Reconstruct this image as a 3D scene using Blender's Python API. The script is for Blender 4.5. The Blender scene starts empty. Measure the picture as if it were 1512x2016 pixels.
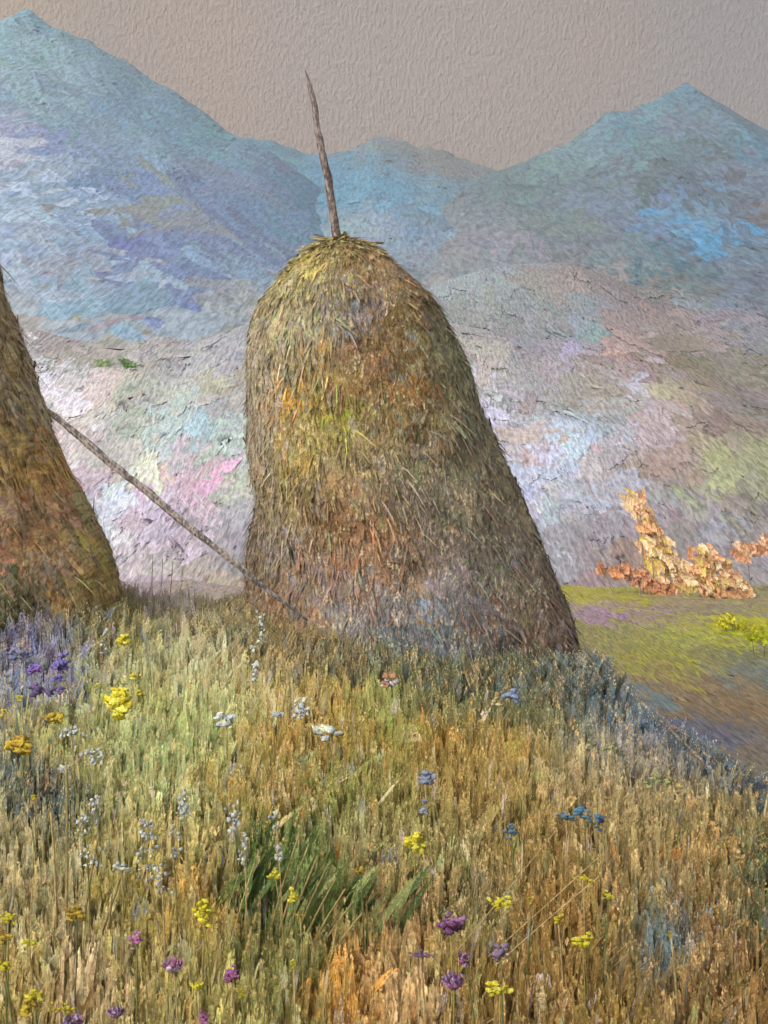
import bpy, math
import numpy as np

R = np.random.default_rng(11)
SC = bpy.context.scene
COL = SC.collection
F = 2162.0                       # focal length in photo pixels (photo 1512 x 2016)
CAM = np.array([0.0, 0.0, 1.6])
PITCH = math.atan(108 / F)
FWD = np.array([0, math.cos(PITCH), -math.sin(PITCH)])
UPV = np.array([0, math.sin(PITCH), math.cos(PITCH)])


# ----------------------------------------------------------------- helpers
def lin(c):
    c = np.asarray(c, float) / 255.0
    return np.where(c <= 0.04045, c / 12.92, ((c + 0.055) / 1.055) ** 2.4)


def ray(px, py):
    return np.array([(px - 756) / F, 0, 0]) + UPV * ((1008 - py) / F) + FWD


def at(px, py, y):
    d = ray(px, py)
    return CAM + d * (y / d[1])


def hsh(ix, iy, s):
    n = (ix.astype(np.int64) * 374761393 + iy.astype(np.int64) * 668265263 + s * 144305901) & 0x7fffffff
    n = ((n ^ (n >> 13)) * 1274126177) & 0x7fffffff
    n = ((n ^ (n >> 16)) * 40503 + 12345) & 0x7fffffff
    return (n % 100003) / 100003.0


def vn(x, y, s=0):
    x = np.asarray(x, float); y = np.asarray(y, float)
    ix = np.floor(x); iy = np.floor(y)
    fx = x - ix; fy = y - iy
    fx = fx * fx * (3 - 2 * fx); fy = fy * fy * (3 - 2 * fy)
    a = hsh(ix, iy, s); b = hsh(ix + 1, iy, s); c = hsh(ix, iy + 1, s); d = hsh(ix + 1, iy + 1, s)
    return (a * (1 - fx) + b * fx) * (1 - fy) + (c * (1 - fx) + d * fx) * fy - 0.5


def fbm(x, y, s=0, o=4):
    t = 0; a = 1.0
    for k in range(o):
        t = t + a * vn(np.asarray(x) * 2 ** k + 13.7 * k, np.asarray(y) * 2 ** k + 7.1 * k, s + k)
        a *= 0.5
    return t


def setp(o, label=None, cat=None, group=None, kind=None):
    if label: o['label'] = label
    if cat: o['category'] = cat
    if group: o['group'] = group
    if kind: o['kind'] = kind
    return o


def empty(name, loc, label, cat, group=None):
    o = bpy.data.objects.new(name, None)
    o.empty_display_size = 0.1
    o.location = loc
    COL.objects.link(o)
    return setp(o, label, cat, group)


class MB:
    """collects vertices, quads and paint attributes; build() links them as ONE mesh object"""
    def __init__(self):
        self.v = []; self.q = []; self.c = []; self.c2 = []; self.s = []; self.m = []; self.n = 0

    def add(self, v, q, c, c2=None, suv=None, mat=0):
        v = np.asarray(v, float).reshape(-1, 3); k = len(v)
        q = np.asarray(q, int).reshape(-1, 4)
        c = np.broadcast_to(np.asarray(c, float), (k, 3))
        c2 = c if c2 is None else np.broadcast_to(np.asarray(c2, float), (k, 3))
        if suv is None:
            suv = np.tile(np.array([0.5, 0.5, 0.0]), (k, 1))
        self.v.append(v); self.q.append(q + self.n); self.c.append(c); self.c2.append(c2); self.s.append(suv)
        self.m.append(np.full(len(q), mat)); self.n += k

    def build(self, name, mats, parent=None, smooth=True):
        V = np.concatenate(self.v); Q = np.concatenate(self.q); M = np.concatenate(self.m)
        org = np.zeros(3)
        if parent is not None:
            org = np.array(parent.matrix_world.translation) if parent.parent else np.array(parent.location)
        me = bpy.data.meshes.new(name)
        me.vertices.add(len(V)); me.vertices.foreach_set('co', (V - org).astype(np.float32).ravel())
        me.loops.add(len(Q) * 4); me.loops.foreach_set('vertex_index', Q.astype(np.int32).ravel())
        me.polygons.add(len(Q))
        me.polygons.foreach_set('loop_start', (np.arange(len(Q)) * 4).astype(np.int32))
        me.polygons.foreach_set('loop_total', np.full(len(Q), 4, np.int32))
        me.polygons.foreach_set('material_index', M.astype(np.int32))
        me.polygons.foreach_set('use_smooth', np.full(len(Q), smooth, bool))
        for nm, data in (('Col', self.c), ('Col2', self.c2)):
            a = me.attributes.new(nm, 'FLOAT_COLOR', 'POINT')
            d = np.ones((len(V), 4), np.float32); d[:, :3] = np.clip(np.concatenate(data), 0.003, 0.9)
            a.data.foreach_set('color', d.ravel())
        a = me.attributes.new('suv', 'FLOAT_VECTOR', 'POINT')
        a.data.foreach_set('vector', np.concatenate(self.s).astype(np.float32).ravel())
        me.update(calc_edges=True); me.validate()
        for m in (mats if isinstance(mats, (list, tuple)) else [mats]):
            me.materials.append(m)
        o = bpy.data.objects.new(name, me); COL.objects.link(o)
        if parent is not None:
            o.parent = parent
        return o


def gridq(nu, nv):
    i, j = np.meshgrid(np.arange(nu - 1), np.arange(nv - 1), indexing='ij')
    a = (i * nv + j).ravel()
    return np.stack([a, a + nv, a + nv + 1, a + 1], 1)


class Paint:
    """colour patches laid out over a surface: anchors are world points, looked up by distance"""
    def __init__(self, pts, cols, sc=(1, 1, 1), gain=1.0):
        self.sc = np.asarray(sc, float); self.p = np.asarray(pts, float) * self.sc
        self.c = lin(cols) * gain  # these colours also hold the falloff of light towards the right

    def __call__(self, P, jit=0.0, power=2.4, var=0.10):
        P = np.asarray(P, float) * self.sc
        P = P + R.normal(0, 1, P.shape) * jit * (self.sc > 0)
        out = np.empty((len(P), 3))
        for k in range(0, len(P), 20000):
            d2 = ((P[k:k + 20000, None, :] - self.p[None]) ** 2).sum(2) + 1e-9
            w = d2 ** (-power)
            out[k:k + 20000] = (w[:, :, None] * self.c[None]).sum(1) / w.sum(1)[:, None]
        if var:
            out = out * np.exp(R.normal(0, var, (len(P), 1))) * np.exp(R.normal(0, var * 0.45, (len(P), 3)))
        return out


def strokes(mb, M, cu, cv, ang, L, W, off, T, ca, cb, bend=None, mat=1, nu=7, nv=5, fv=1.0, knife=False):
    """paint strokes laid on the surface M(u,v): ang in its tangent plane, L x W metres, T thick"""
    n = len(cu); h = 1e-2
    P0 = M(cu, cv)
    e1 = (M(cu + h, cv) - P0) / h; e2 = (M(cu, cv + h) - P0) / h
    l1 = np.linalg.norm(e1, axis=1); l2 = np.linalg.norm(e2, axis=1)
    N = np.cross(e1, e2); N /= np.linalg.norm(N, axis=1)[:, None]
    a = np.linspace(-0.5, 0.5, nu); b = np.linspace(-0.5, 0.5, nv)
    A, B = np.meshgrid(a, b, indexing='ij'); A = A.ravel(); B = B.ravel(); k = nu * nv
    if bend is None: bend = R.normal(0, 0.04 if knife else 0.25, n)
    rag = 0.4 if knife else 1.0; tp = 0.05 if knife else 0.35
    edge = (np.abs(np.abs(A) - 0.5) < 1e-6) | (np.abs(np.abs(B) - 0.5) < 1e-6)
    jl = R.normal(0, 0.05 * rag, (n, k)); jw = R.normal(0, 0.07 * rag, (n, k))
    aa = (A[None] + jl) * L[:, None]; bb = (B[None] * (1 - tp * (2 * np.abs(A[None])) ** 3) + jw) * W[:, None]
    bb = bb + bend[:, None] * L[:, None] * (A[None] ** 2 - 0.08)
    ca_, sa_ = np.cos(ang)[:, None], np.sin(ang)[:, None]
    U = cu[:, None] + (aa * ca_ - bb * sa_) / l1[:, None]
    V = cv[:, None] + (aa * sa_ + bb * ca_) * fv / l2[:, None]
    P = M(U.ravel(), V.ravel()).reshape(n, k, 3)
    prof = np.where(edge, 0.0, np.where(np.abs(B) > 0.2, 1.3, 0.85))[None] + R.normal(0, 0.12, (n, k))
    P = P + N[:, None, :] * (off[:, None] + T[:, None] * prof)[:, :, None]
    q = gridq(nu, nv)
    Q = (q[None] + (np.arange(n) * k)[:, None, None]).reshape(-1, 4)
    suv = np.stack([np.broadcast_to(A + 0.5, (n, k)), np.broadcast_to(B + 0.5, (n, k)),
                    np.broadcast_to(R.random((n, 1)) * 50, (n, k))], 2).reshape(-1, 3)
    mb.add(P.reshape(-1, 3), Q, np.repeat(ca, k, 0), np.repeat(cb, k, 0), suv, mat)


def blades(mb, base, hgt, wid, yaw, lean, leany, ca, cb, ns=6, bulge=0.0, mat=0):
    """upright strips of grass; lean / leany: sideways drift of the tip in metres along x / y"""
    n = len(base); t = np.linspace(0, 1, ns)
    prof = (1 - t ** 3 * 0.7) * (1 - bulge) + bulge * (0.15 + np.sin(np.pi * np.clip(t * 1.0 - 0.05, 0, 1)) ** 1.5)
    X = base[:, 0][:, None] + lean[:, None] * t ** 1.7
    Y = base[:, 1][:, None] + leany[:, None] * t ** 1.7
    Z = base[:, 2][:, None] + hgt[:, None] * (t - 0.12 * t ** 2 * np.clip(np.abs(lean / hgt), 0, 2)[:, None])
    C = np.stack([X, Y, Z], 2)
    wv = np.stack([np.cos(yaw), np.sin(yaw), np.zeros(n)], 1)
    nv_ = np.stack([-np.sin(yaw), np.cos(yaw), np.zeros(n)], 1)
    hw = 0.5 * wid[:, None] * prof[None]
    P = np.stack([C - wv[:, None] * hw[..., None], C + nv_[:, None] * (hw * 0.15)[..., None], C + wv[:, None] * hw[..., None]], 2)
    k = ns * 3; q = gridq(ns, 3)
    Q = (q[None] + (np.arange(n) * k)[:, None, None]).reshape(-1, 4)
    su = np.broadcast_to(t[None, :, None], (n, ns, 3)); sv = np.broadcast_to(np.array([0.0, 0.5, 1.0])[None, None], (n, ns, 3))
    sd = np.broadcast_to(R.random((n, 1, 1)) * 50, (n, ns, 3))
    mb.add(P.reshape(-1, 3), Q, np.repeat(ca, k, 0), np.repeat(cb, k, 0), np.stack([su, sv, sd], 3).reshape(-1, 3), mat)


def tube(mb, pts, rad, c, c2, seg=8, rough=0.12, mat=0, cap=True):
    pts = np.asarray(pts, float); n = len(pts); rad = np.broadcast_to(rad, (n,))
    tg = np.gradient(pts, axis=0); tg /= np.linalg.norm(tg, axis=1)[:, None]
    ref = np.array([0.0, 1.0, 0.0]) if abs(tg[0][1]) < 0.9 else np.array([1.0, 0, 0])
    s = np.cross(tg, ref); s /= np.linalg.norm(s, axis=1)[:, None]; t = np.cross(s, tg)
    th = np.linspace(0, 2 * np.pi, seg, endpoint=False)
    rr = rad[:, None] * (1 + R.normal(0, rough, (n, seg)))
    P = pts[:, None] + s[:, None] * (np.cos(th)[None, :, None] * rr[..., None]) + t[:, None] * (np.sin(th)[None, :, None] * rr[..., None])
    q = []
    for i in range(n - 1):
        for j in range(seg):
            k = (j + 1) % seg
            q.append([i * seg + j, i * seg + k, (i + 1) * seg + k, (i + 1) * seg + j])
    P = P.reshape(-1, 3)
    if cap:
        for i, e in ((0, pts[0]), (n - 1, pts[-1])):
            P = np.vstack([P, e[None]])
            for j in range(0, seg, 2):
                q.append([i * seg + j, i * seg + (j + 1) % seg, i * seg + (j + 2) % seg, len(P) - 1])
    u = np.repeat(np.linspace(0, 1, n), seg); v = np.tile(0.5 + 0.3 * np.cos(th), n)
    ex = len(P) - n * seg
    suv = np.stack([np.r_[u, np.full(ex, 0.5)], np.r_[v, np.full(ex, 0.5)], np.full(len(P), R.random() * 50)], 1)
    mb.add(P, q, c, c2, suv, mat)


def blob(mb, c, r, ca, cb, nu=8, nv=6, rough=0.16, mat=0, rot=None):
    """one thick dab of paint: a lumpy flattened ball"""
    th = np.linspace(0, np.pi, nv); ph = np.linspace(0, 2 * np.pi, nu, endpoint=False)
    T, Pp = np.meshgrid(th, ph, indexing='ij')
    d = np.stack([np.sin(T) * np.cos(Pp), np.sin(T) * np.sin(Pp), np.cos(T)], 2)
    d = d * (1 + R.normal(0, rough, (nv, nu, 1)))
    d[0] = d[0].mean(0); d[-1] = d[-1].mean(0)
    P = d.reshape(-1, 3) * np.asarray(r)
    if rot is None: rot = R.normal(0, 0.5, 3)
    cx, sx, cy, sy, cz, sz = math.cos(rot[0]), math.sin(rot[0]), math.cos(rot[1]), math.sin(rot[1]), math.cos(rot[2]), math.sin(rot[2])
    m = np.array([[cz, -sz, 0], [sz, cz, 0], [0, 0, 1]]) @ np.array([[cy, 0, sy], [0, 1, 0], [-sy, 0, cy]]) @ np.array([[1, 0, 0], [0, cx, -sx], [0, sx, cx]])
    P = P @ m.T + c
    q = []
    for i in range(nv - 1):
        for j in range(nu):
            k = (j + 1) % nu
            q.append([i * nu + j, (i + 1) * nu + j, (i + 1) * nu + k, i * nu + k])
    suv = np.stack([(T / np.pi).ravel(), (0.5 + 0.4 * np.cos(Pp)).ravel(), np.full(nu * nv, R.random() * 50)], 1)
    mb.add(P, q, ca, cb, suv, mat)


# --------------------------------------------------------------- materials
def paint_mat(name, px, bump=1.0, cut=True, rough=0.55, spec=0.3, speck=None, speck_amt=0.0, mixlo=0.40, mixhi=0.62, streaks=6.0, dep=0.0, ragged=1.5, tip=False, grain=0.20):
    """oil-paint surface: px = metres covered by one photo pixel where the thing stands (sets the grain of the weave)"""
    m = bpy.data.materials.new(name); m.use_nodes = True
    nt = m.node_tree; N = nt.nodes; Lk = nt.links; N.clear()

    def nd(t, **k):
        n = N.new(t)
        for a, b in k.items(): setattr(n, a, b)
        return n

    def val(sock, v):
        if isinstance(v, bpy.types.NodeSocket): Lk.new(v, sock)
        else: sock.default_value = v

    def mt(op, a, b=0.0, c=0.0):
        n = nd('ShaderNodeMath', operation=op); val(n.inputs[0], a); val(n.inputs[1], b); val(n.inputs[2], c)
        return n.outputs[0]

    def comb(x, y, z):
        n = nd('ShaderNodeCombineXYZ'); val(n.inputs[0], x); val(n.inputs[1], y); val(n.inputs[2], z); return n.outputs[0]

    def noise(vec, sc, det=2.0, rg=0.55):
        n = nd('ShaderNodeTexNoise'); Lk.new(vec, n.inputs['Vector'])
        n.inputs['Scale'].default_value = sc; n.inputs['Detail'].default_value = det; n.inputs['Roughness'].default_value = rg
        return n.outputs[0]

    def ramp(x, lo, hi):
        n = nd('ShaderNodeMapRange', interpolation_type='SMOOTHSTEP'); val(n.inputs[0], x)
        n.inputs[1].default_value = lo; n.inputs[2].default_value = hi
        return n.outputs[0]

    def mix(f, a, b):
        n = nd('ShaderNodeMix', data_type='RGBA'); val(n.inputs[0], f); val(n.inputs[6], a); val(n.inputs[7], b); return n.outputs[2]

    a1 = nd('ShaderNodeAttribute', attribute_name='Col').outputs['Color']
    a2 = nd('ShaderNodeAttribute', attribute_name='Col2').outputs['Color']
    sv = nd('ShaderNodeSeparateXYZ'); Lk.new(nd('ShaderNodeAttribute', attribute_name='suv').outputs['Vector'], sv.inputs[0])
    u, v, sd = sv.outputs
    geo = nd('ShaderNodeNewGeometry').outputs['Position']
    gp = nd('ShaderNodeSeparateXYZ'); Lk.new(geo, gp.inputs[0])
    hz = mt('ADD', gp.outputs[2], mt('MULTIPLY', gp.outputs[1], dep))
    wx = mt('DIVIDE', gp.outputs[0], px); wz = mt('DIVIDE', hz, px)
    weave = noise(comb(mt('MULTIPLY', wx, 1 / 7.0), mt('MULTIPLY', wz, 1 / 14.0), 0.0), 1.0, 1.5)     # grain of the cloth
    fine = noise(comb(mt('MULTIPLY', wx, 1 / 4.0), mt('MULTIPLY', wz, 1 / 5.0), 3.0), 1.0, 1.0)
    blot = noise(comb(mt('MULTIPLY', wx, 1 / 45.0), mt('MULTIPLY', wz, 1 / 60.0), 9.0), 1.0, 3.0)
    st = noise(comb(mt('ADD', mt('MULTIPLY', u, 1.6), sd), mt('MULTIPLY', v, streaks), sd), 1.0, 2.5)
    st2 = noise(comb(mt('ADD', mt('MULTIPLY', u, 2.2), sd), mt('MULTIPLY', v, streaks * 2.6), sd), 1.0, 2.0)
    f = mt('ADD', mt('MULTIPLY', st, 0.6), mt('MULTIPLY', blot, 0.4))
    f = mt('ADD', f, mt('MULTIPLY', mt('SUBTRACT', weave, 0.5), 0.5))
    base = mix(ramp(f, mixlo, mixhi), a1, a2)
    if speck is not None and speck_amt > 0:
        g = mt('ADD', mt('MULTIPLY', weave, 0.65), mt('MULTIPLY', fine, 0.35))
        g = mt('ADD', g, mt('MULTIPLY', mt('SUBTRACT', blot, 0.5), 0.5))
        th = 0.66 - 0.22 * speck_amt
        base = mix(mt('MULTIPLY', ramp(g, th, th + 0.05), 0.85), base, tuple(lin(speck)) + (1.0,))
    g2 = ramp(mt('ADD', mt('MULTIPLY', weave, 0.6), mt('MULTIPLY', fine, 0.4)), 0.36, 0.64)     # paint sits thinner in the hollows of the cloth
    k1 = mt('ADD', 1.0 - grain, mt('MULTIPLY', g2, 2.0 * grain))
    vs = nd('ShaderNodeVectorMath', operation='SCALE'); Lk.new(base, vs.inputs[0]); Lk.new(k1, vs.inputs['Scale'])
    base = vs.outputs[0]
    bs = nd('ShaderNodeBsdfPrincipled')
    Lk.new(base, bs.inputs['Base Color'])
    bs.inputs['Roughness'].default_value = rough; bs.inputs['Specular IOR Level'].default_value = spec
    hgt = mt('ADD', mt('MULTIPLY', weave, 1.0), mt('MULTIPLY', st2, 0.75))
    hgt = mt('ADD', hgt, mt('MULTIPLY', fine, 0.45))
    bp = nd('ShaderNodeBump'); bp.inputs['Strength'].default_value = 1.0
    bp.inputs['Distance'].default_value = 5.0 * px * bump
    Lk.new(hgt, bp.inputs['Height']); Lk.new(bp.outputs[0], bs.inputs['Normal'])
    out = nd('ShaderNodeOutputMaterial')
    if cut:
        eu = mt('MULTIPLY', mt('SUBTRACT', 1.0, u), 2.3) if tip else mt('MULTIPLY', mt('MINIMUM', u, mt('SUBTRACT', 1.0, u)), 3.2)
        ev = mt('MULTIPLY', mt('MINIMUM', v, mt('SUBTRACT', 1.0, v)), 5.0)
        e = mt('MINIMUM', mt('MINIMUM', eu, ev), 1.0)
        k = mt('ADD', e, mt('MULTIPLY', mt('SUBTRACT', st2, 0.5), ragged))
        k = mt('ADD', k, mt('MULTIPLY', mt('SUBTRACT', weave, 0.5), ragged))
        al = mt('GREATER_THAN', k, 0.33)
        Lk.new(al, bs.inputs['Alpha'])
    Lk.new(bs.outputs[0], out.inputs['Surface'])
    return m


PXS = 10.0 / F      # stack
M_mtn = paint_mat('mountain_paint', 560 / F, 0.5, grain=0.27, cut=False)
M_mtn_st = paint_mat('mountain_stroke', 560 / F, 0.45, grain=0.27, ragged=0.9, mixlo=0.3, mixhi=0.75)
M_hill = paint_mat('hill_paint', 70 / F, 0.8, grain=0.27, cut=False)
M_hill_st = paint_mat('hill_stroke', 70 / F, 0.5, grain=0.27, ragged=1.2, mixlo=0.3, mixhi=0.75)
M_fld = paint_mat('field_paint', 24 / F, 0.6, grain=0.3, cut=False, dep=0.2)
M_fld_st = paint_mat('field_stroke', 24 / F, 0.6, grain=0.3, dep=0.2)
M_hay = paint_mat('hay_paint', PXS, 0.6, cut=False)
M_hay_st = paint_mat('hay_stroke', PXS, 0.8, speck=(180, 160, 128), speck_amt=0.3, tip=False)
M_hay_dab = paint_mat('hay_dab', PXS, 0.7, grain=0.3, speck=(184, 166, 132), speck_amt=0.25, ragged=2.3)
M_hay_tuft = paint_mat('hay_tuft', PXS, 0.6, speck=(186, 168, 132), speck_amt=0.25, streaks=4.0, tip=True, ragged=1.5)
M_mead = paint_mat('meadow_soil', 6 / F, 1.0, cut=False, speck=(190, 155, 105), speck_amt=0.5)
M_grass = paint_mat('grass_blade', 4 / F, 0.9, speck=(216, 180, 122), speck_amt=0.32, streaks=4.0, tip=True, ragged=1.15)
M_leaf = paint_mat('leaf_blade', 5 / F, 0.9, streaks=4.0, tip=True, ragged=1.4)
M_stalk = paint_mat('stalk', 5 / F, 0.6, cut=False)
M_wood = paint_mat('weathered_wood', 9 / F, 1.3, cut=False, streaks=9)
M_petal = paint_mat('petal', 5 / F, 0.9, cut=False, grain=0.05, rough=0.4, spec=0.4, streaks=7)
M_bush = paint_mat('bush_leaf', 35 / F, 0.9, rough=0.45, ragged=1.7, streaks=3.0)


# ------------------------------------------------------------- light + air
w = bpy.data.worlds.new('World'); SC.world = w; w.use_nodes = True
sun_to = np.array([-0.58, -0.58, 0.62]); sun_to /= np.linalg.norm(sun_to)
elev = math.asin(sun_to[2]); azim = math.atan2(sun_to[0], sun_to[1])
sk = w.node_tree.nodes.new('ShaderNodeTexSky'); sk.sky_type = 'NISHITA'; sk.sun_disc = False
sk.sun_elevation = elev; sk.sun_rotation = azim
sk.dust_density = 3.0; sk.ozone_density = 0.6
bg = w.node_tree.nodes['Background']; bg.inputs[1].default_value = 0.15
hs = w.node_tree.nodes.new('ShaderNodeHueSaturation'); hs.inputs['Saturation'].default_value = 0.3
w.node_tree.links.new(sk.outputs[0], hs.inputs['Color']); w.node_tree.links.new(hs.outputs[0], bg.inputs[0])
ld = bpy.data.lights.new('sun', 'SUN'); ld.energy = 1.5; ld.angle = math.radians(14.0); ld.color = (1.0, 0.95, 0.88)
lo = bpy.data.objects.new('sun', ld); COL.objects.link(lo)
from mathutils import Vector
lo.rotation_euler = Vector(-sun_to).to_track_quat('-Z', 'Y').to_euler()

cd = bpy.data.cameras.new('camera'); co = bpy.data.objects.new('camera', cd); COL.objects.link(co)
co.location = CAM; co.rotation_euler = (math.pi / 2 - PITCH, 0, 0)
cd.sensor_fit = 'VERTICAL'; cd.angle = 2 * math.atan(1008 / F); cd.clip_end = 6000; cd.clip_start = 0.05
SC.camera = co
SC.view_settings.view_transform = 'Standard'; SC.view_settings.look = 'None'
SC.view_settings.exposure = 0.30; SC.view_settings.gamma = 1.0
SC.cycles.transparent_max_bounces = 48
SC.cycles.max_bounces = 6; SC.cycles.diffuse_bounces = 3
SC.cycles.use_denoising = True


# --------------------------------------------------------------------- sky
def build_sky():
    D = 1500.0
    a = np.radians(np.linspace(-62, 62, 90)); z = np.linspace(-120, 1100, 60)
    A, Z = np.meshgrid(a, z, indexing='ij')
    P = np.stack([A * 1.6 * D, D - 260 * np.abs(A) ** 2, Z], 2).reshape(-1, 3)
    x = P[:, 0]; zz = Z.ravel()
    px = D / F
    f = np.clip(0.5 + 1.1 * fbm(x / 420, zz / 260, 5, 3), 0, 1)[:, None]
    c = lin((166, 150, 137)) * (1 - f) + lin((156, 146, 140)) * f
    def patch(cx, cy, r, col, k):
        p = at(cx, cy, D); nonlocal c
        d = ((P[:, 0] - p[0]) ** 2 + (P[:, 2] - p[2]) ** 2) / (r * px) ** 2
        g = np.exp(-d)[:, None] * k
        c = c * (1 - g) + lin(col) * g
    patch(1190, 85, 60, (185, 150, 120), 0.9); patch(985, 160, 70, (168, 146, 136), 0.6)
    patch(400, 100, 200, (178, 152, 128), 0.5); patch(1480, 60, 420, (136, 131, 131), 0.85)
    patch(700, 20, 220, (160, 146, 142), 0.6); patch(20, 20, 120, (188, 165, 135), 0.7)
    c = c * 0.93
    mb = MB(); mb.add(P, gridq(90, 60)[:, ::-1], c, c * np.array([1.03, 1.0, 0.97]))
    m = paint_mat('sky_paint', px * 0.95, 0.85, cut=False, grain=0.09, rough=0.7, spec=0.2)
    setp(mb.build('sky', m), 'dull brown grey overcast sky above the blue mountains', 'sky', kind='structure')
build_sky()


# --------------------------------------------------- terrain height functions
def meadow_z(x, y):
    x = np.asarray(x, float); y = np.asarray(y, float)
    z = -0.42 - 0.10 * x + 0.10 * fbm(x / 2.5, y / 2.5, 21, 3)
    yc = np.interp(x, [-8, -5, -3, -1.4, 0.5, 1.7, 2.5, 4, 8], [14, 13, 10.6, 10.4, 12.4, 9.6, 6.0, 4.2, 3.0])
    over = np.clip(y - yc, 0, None)
    return z - 0.5 * over ** 2 / (over + 0.9)


def valley_z(x, y):
    return -3.7 + 0.25 * fbm(np.asarray(x) / 9, np.asarray(y) / 9, 31, 3) + 0 * np.asarray(y)


def foot_top(x):
    return 94 + 7 * np.tanh(x / 8) + 9 * fbm(x / 15, 0 * x, 43, 3)


KN = at(1130, 905, 63)
def foot_z(x, y):
    x = np.asarray(x, float); y = np.asarray(y, float)
    z = -4.3 + 2.0 * np.logaddexp(0, (y - 46.5 - 5 * fbm(x / 6, 0 * x, 44, 2)) / 2.0) * 0.40 + (np.clip(y - 44, 0, 30) / 30) * (2.6 * fbm(x / 22, y / 26, 41, 2))
    z = z + 1.0 * np.exp(-(((x - KN[0]) / 2.6) ** 2 + ((y - 63) / 3.5) ** 2))
    over = np.clip(y - foot_top(x), 0, None)
    return z - 0.55 * over


def ridge_fn(pts, D, R_, seed, jag=5.0):
    p = np.array([at(a, b, D) for a, b in pts]); xr, zr = p[:, 0], p[:, 2]
    zb = 18.0

    def h(x, y):
        x = np.asarray(x, float); y = np.asarray(y, float)
        t = (D - y) / R_
        r = np.interp(x, xr, zr) + jag * fbm(x / 22, 0 * x, seed, 3)
        r = np.maximum(r, zb + 3)
        tf = np.clip(t, 0, 1.3)
        g = np.where(tf < 1, np.abs(1 - tf) ** 1.12, -(tf - 1) * 0.4)
        sp = np.abs(fbm((x + 0.35 * y) / 70, y / 190, seed + 3, 3)) - 0.22
        z = zb + (r - zb) * g + 20 * sp * np.clip(t, 0, 1) * np.clip(1.15 - t, 0, 1) * 1.6 + 2.5 * fbm(x / 40, y / 40, seed + 9, 3) * np.clip(t * 5, 0, 1)
        return np.where(t >= 0, z, r - np.clip(y - D, 0, None) * 0.8)
    return h


LEFT = [(-700, 420), (-420, 270), (-200, 120), (-80, 60), (0, 46), (60, 20), (110, 44), (200, 84), (270, 124), (340, 182), (400, 220),
        (450, 258), (520, 300), (600, 352), (700, 430), (800, 520), (1000, 640)]
MID = [(-100, 420), (200, 360), (380, 300), (470, 276), (540, 276), (600, 287), (660, 290), (700, 286), (760, 279), (800, 279), (850, 288),
       (900, 298), (960, 320), (1050, 345), (1200, 400), (1400, 500), (1700, 600)]
RIGHT = [(700, 600), (850, 430), (950, 345), (1030, 312), (1100, 280), (1180, 234), (1250, 202), (1310, 172), (1345, 146), (1362, 164),
         (1410, 200), (1470, 250), (1512, 290), (1650, 370), (1850, 440), (2100, 380), (2400, 500)]
mtn = {'left': (ridge_fn(LEFT, 620, 400, 51), 620, 400), 'mid': (ridge_fn(MID, 760, 500, 61, 8), 760, 500), 'right': (ridge_fn(RIGHT, 560, 345, 71), 560, 345)}


def hit(px, py, h, y0, y1):
    ys = np.geomspace(y0, y1, 900); d = ray(px, py)
    P = CAM + d[None] * (ys / d[1])[:, None]
    b = np.nonzero(P[:, 2] <= h(P[:, 0], P[:, 1]))[0]
    return P[b[0]] if len(b) else None


def anchors(lst, h, y0, y1, sc, gain=1.0):
    p, c = [], []
    for a in lst:
        q = hit(a[0], a[1], h, y0, y1)
        if q is not None:
            p.append(q); c.append(a[2:5])
    return Paint(p, c, sc, gain)


A_LEFT = [(20, 80, 150, 180, 195), (70, 45, 140, 180, 200), (150, 90, 138, 166, 180), (60, 150, 162, 187, 203), (200, 130, 140, 170, 185), (300, 180, 135, 165, 185),
 (380, 240, 130, 165, 185), (150, 250, 150, 180, 200), (250, 230, 138, 165, 198), (330, 260, 130, 170, 190), (420, 290, 125, 165, 185), (50, 270, 170, 170, 198),
 (20, 310, 205, 205, 225), (100, 310, 142, 160, 212), (170, 340, 150, 165, 200), (250, 350, 128, 152, 202), (300, 320, 150, 172, 195), (370, 370, 140, 160, 190),  # near-white anchors at far left paint glare into the mountain's colour
 (470, 370, 138, 147, 182), (540, 345, 130, 145, 180), (520, 310, 118, 152, 178), (450, 320, 130, 165, 190), (590, 360, 105, 150, 180), (620, 410, 108, 150, 182),
 (550, 430, 122, 150, 185), (20, 400, 200, 210, 228), (60, 440, 184, 198, 228), (120, 430, 160, 182, 222), (300, 430, 148, 150, 150), (350, 470, 130, 140, 182),
 (300, 500, 122, 132, 182), (280, 545, 118, 128, 180), (400, 480, 130, 145, 188), (450, 520, 140, 156, 192), (500, 540, 140, 165, 195), (200, 520, 160, 182, 212),
 (100, 520, 182, 192, 216), (50, 550, 192, 198, 222), (230, 590, 152, 184, 204), (340, 590, 122, 132, 180), (380, 600, 128, 138, 180), (250, 640, 162, 180, 198),
 (300, 650, 160, 172, 192), (120, 600, 168, 167, 182), (150, 560, 167, 167, 182), (430, 600, 162, 160, 172), (470, 630, 160, 162, 170), (640, 460, 110, 150, 180)]
A_MID = [(760, 272, 150, 150, 150), (800, 275, 152, 149, 146), (720, 285, 140, 148, 152), (720, 305, 122, 146, 162), (800, 290, 140, 141, 142), (880, 335, 140, 140, 142), (690, 360, 103, 153, 185), (650, 320, 100, 148, 178),  # crest anchors near sky grey paint haze into the ridge
 (560, 300, 112, 150, 172), (780, 390, 112, 162, 195), (850, 400, 128, 158, 182), (930, 395, 128, 158, 180), (760, 445, 152, 166, 192), (720, 440, 148, 160, 170), (800, 480, 146, 160, 186),
 (870, 450, 124, 150, 176), (950, 430, 138, 150, 156), (1000, 460, 166, 156, 186), (850, 530, 140, 150, 162), (900, 570, 150, 160, 167), (980, 520, 140, 150, 160), (700, 400, 110, 155, 185)]
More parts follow.
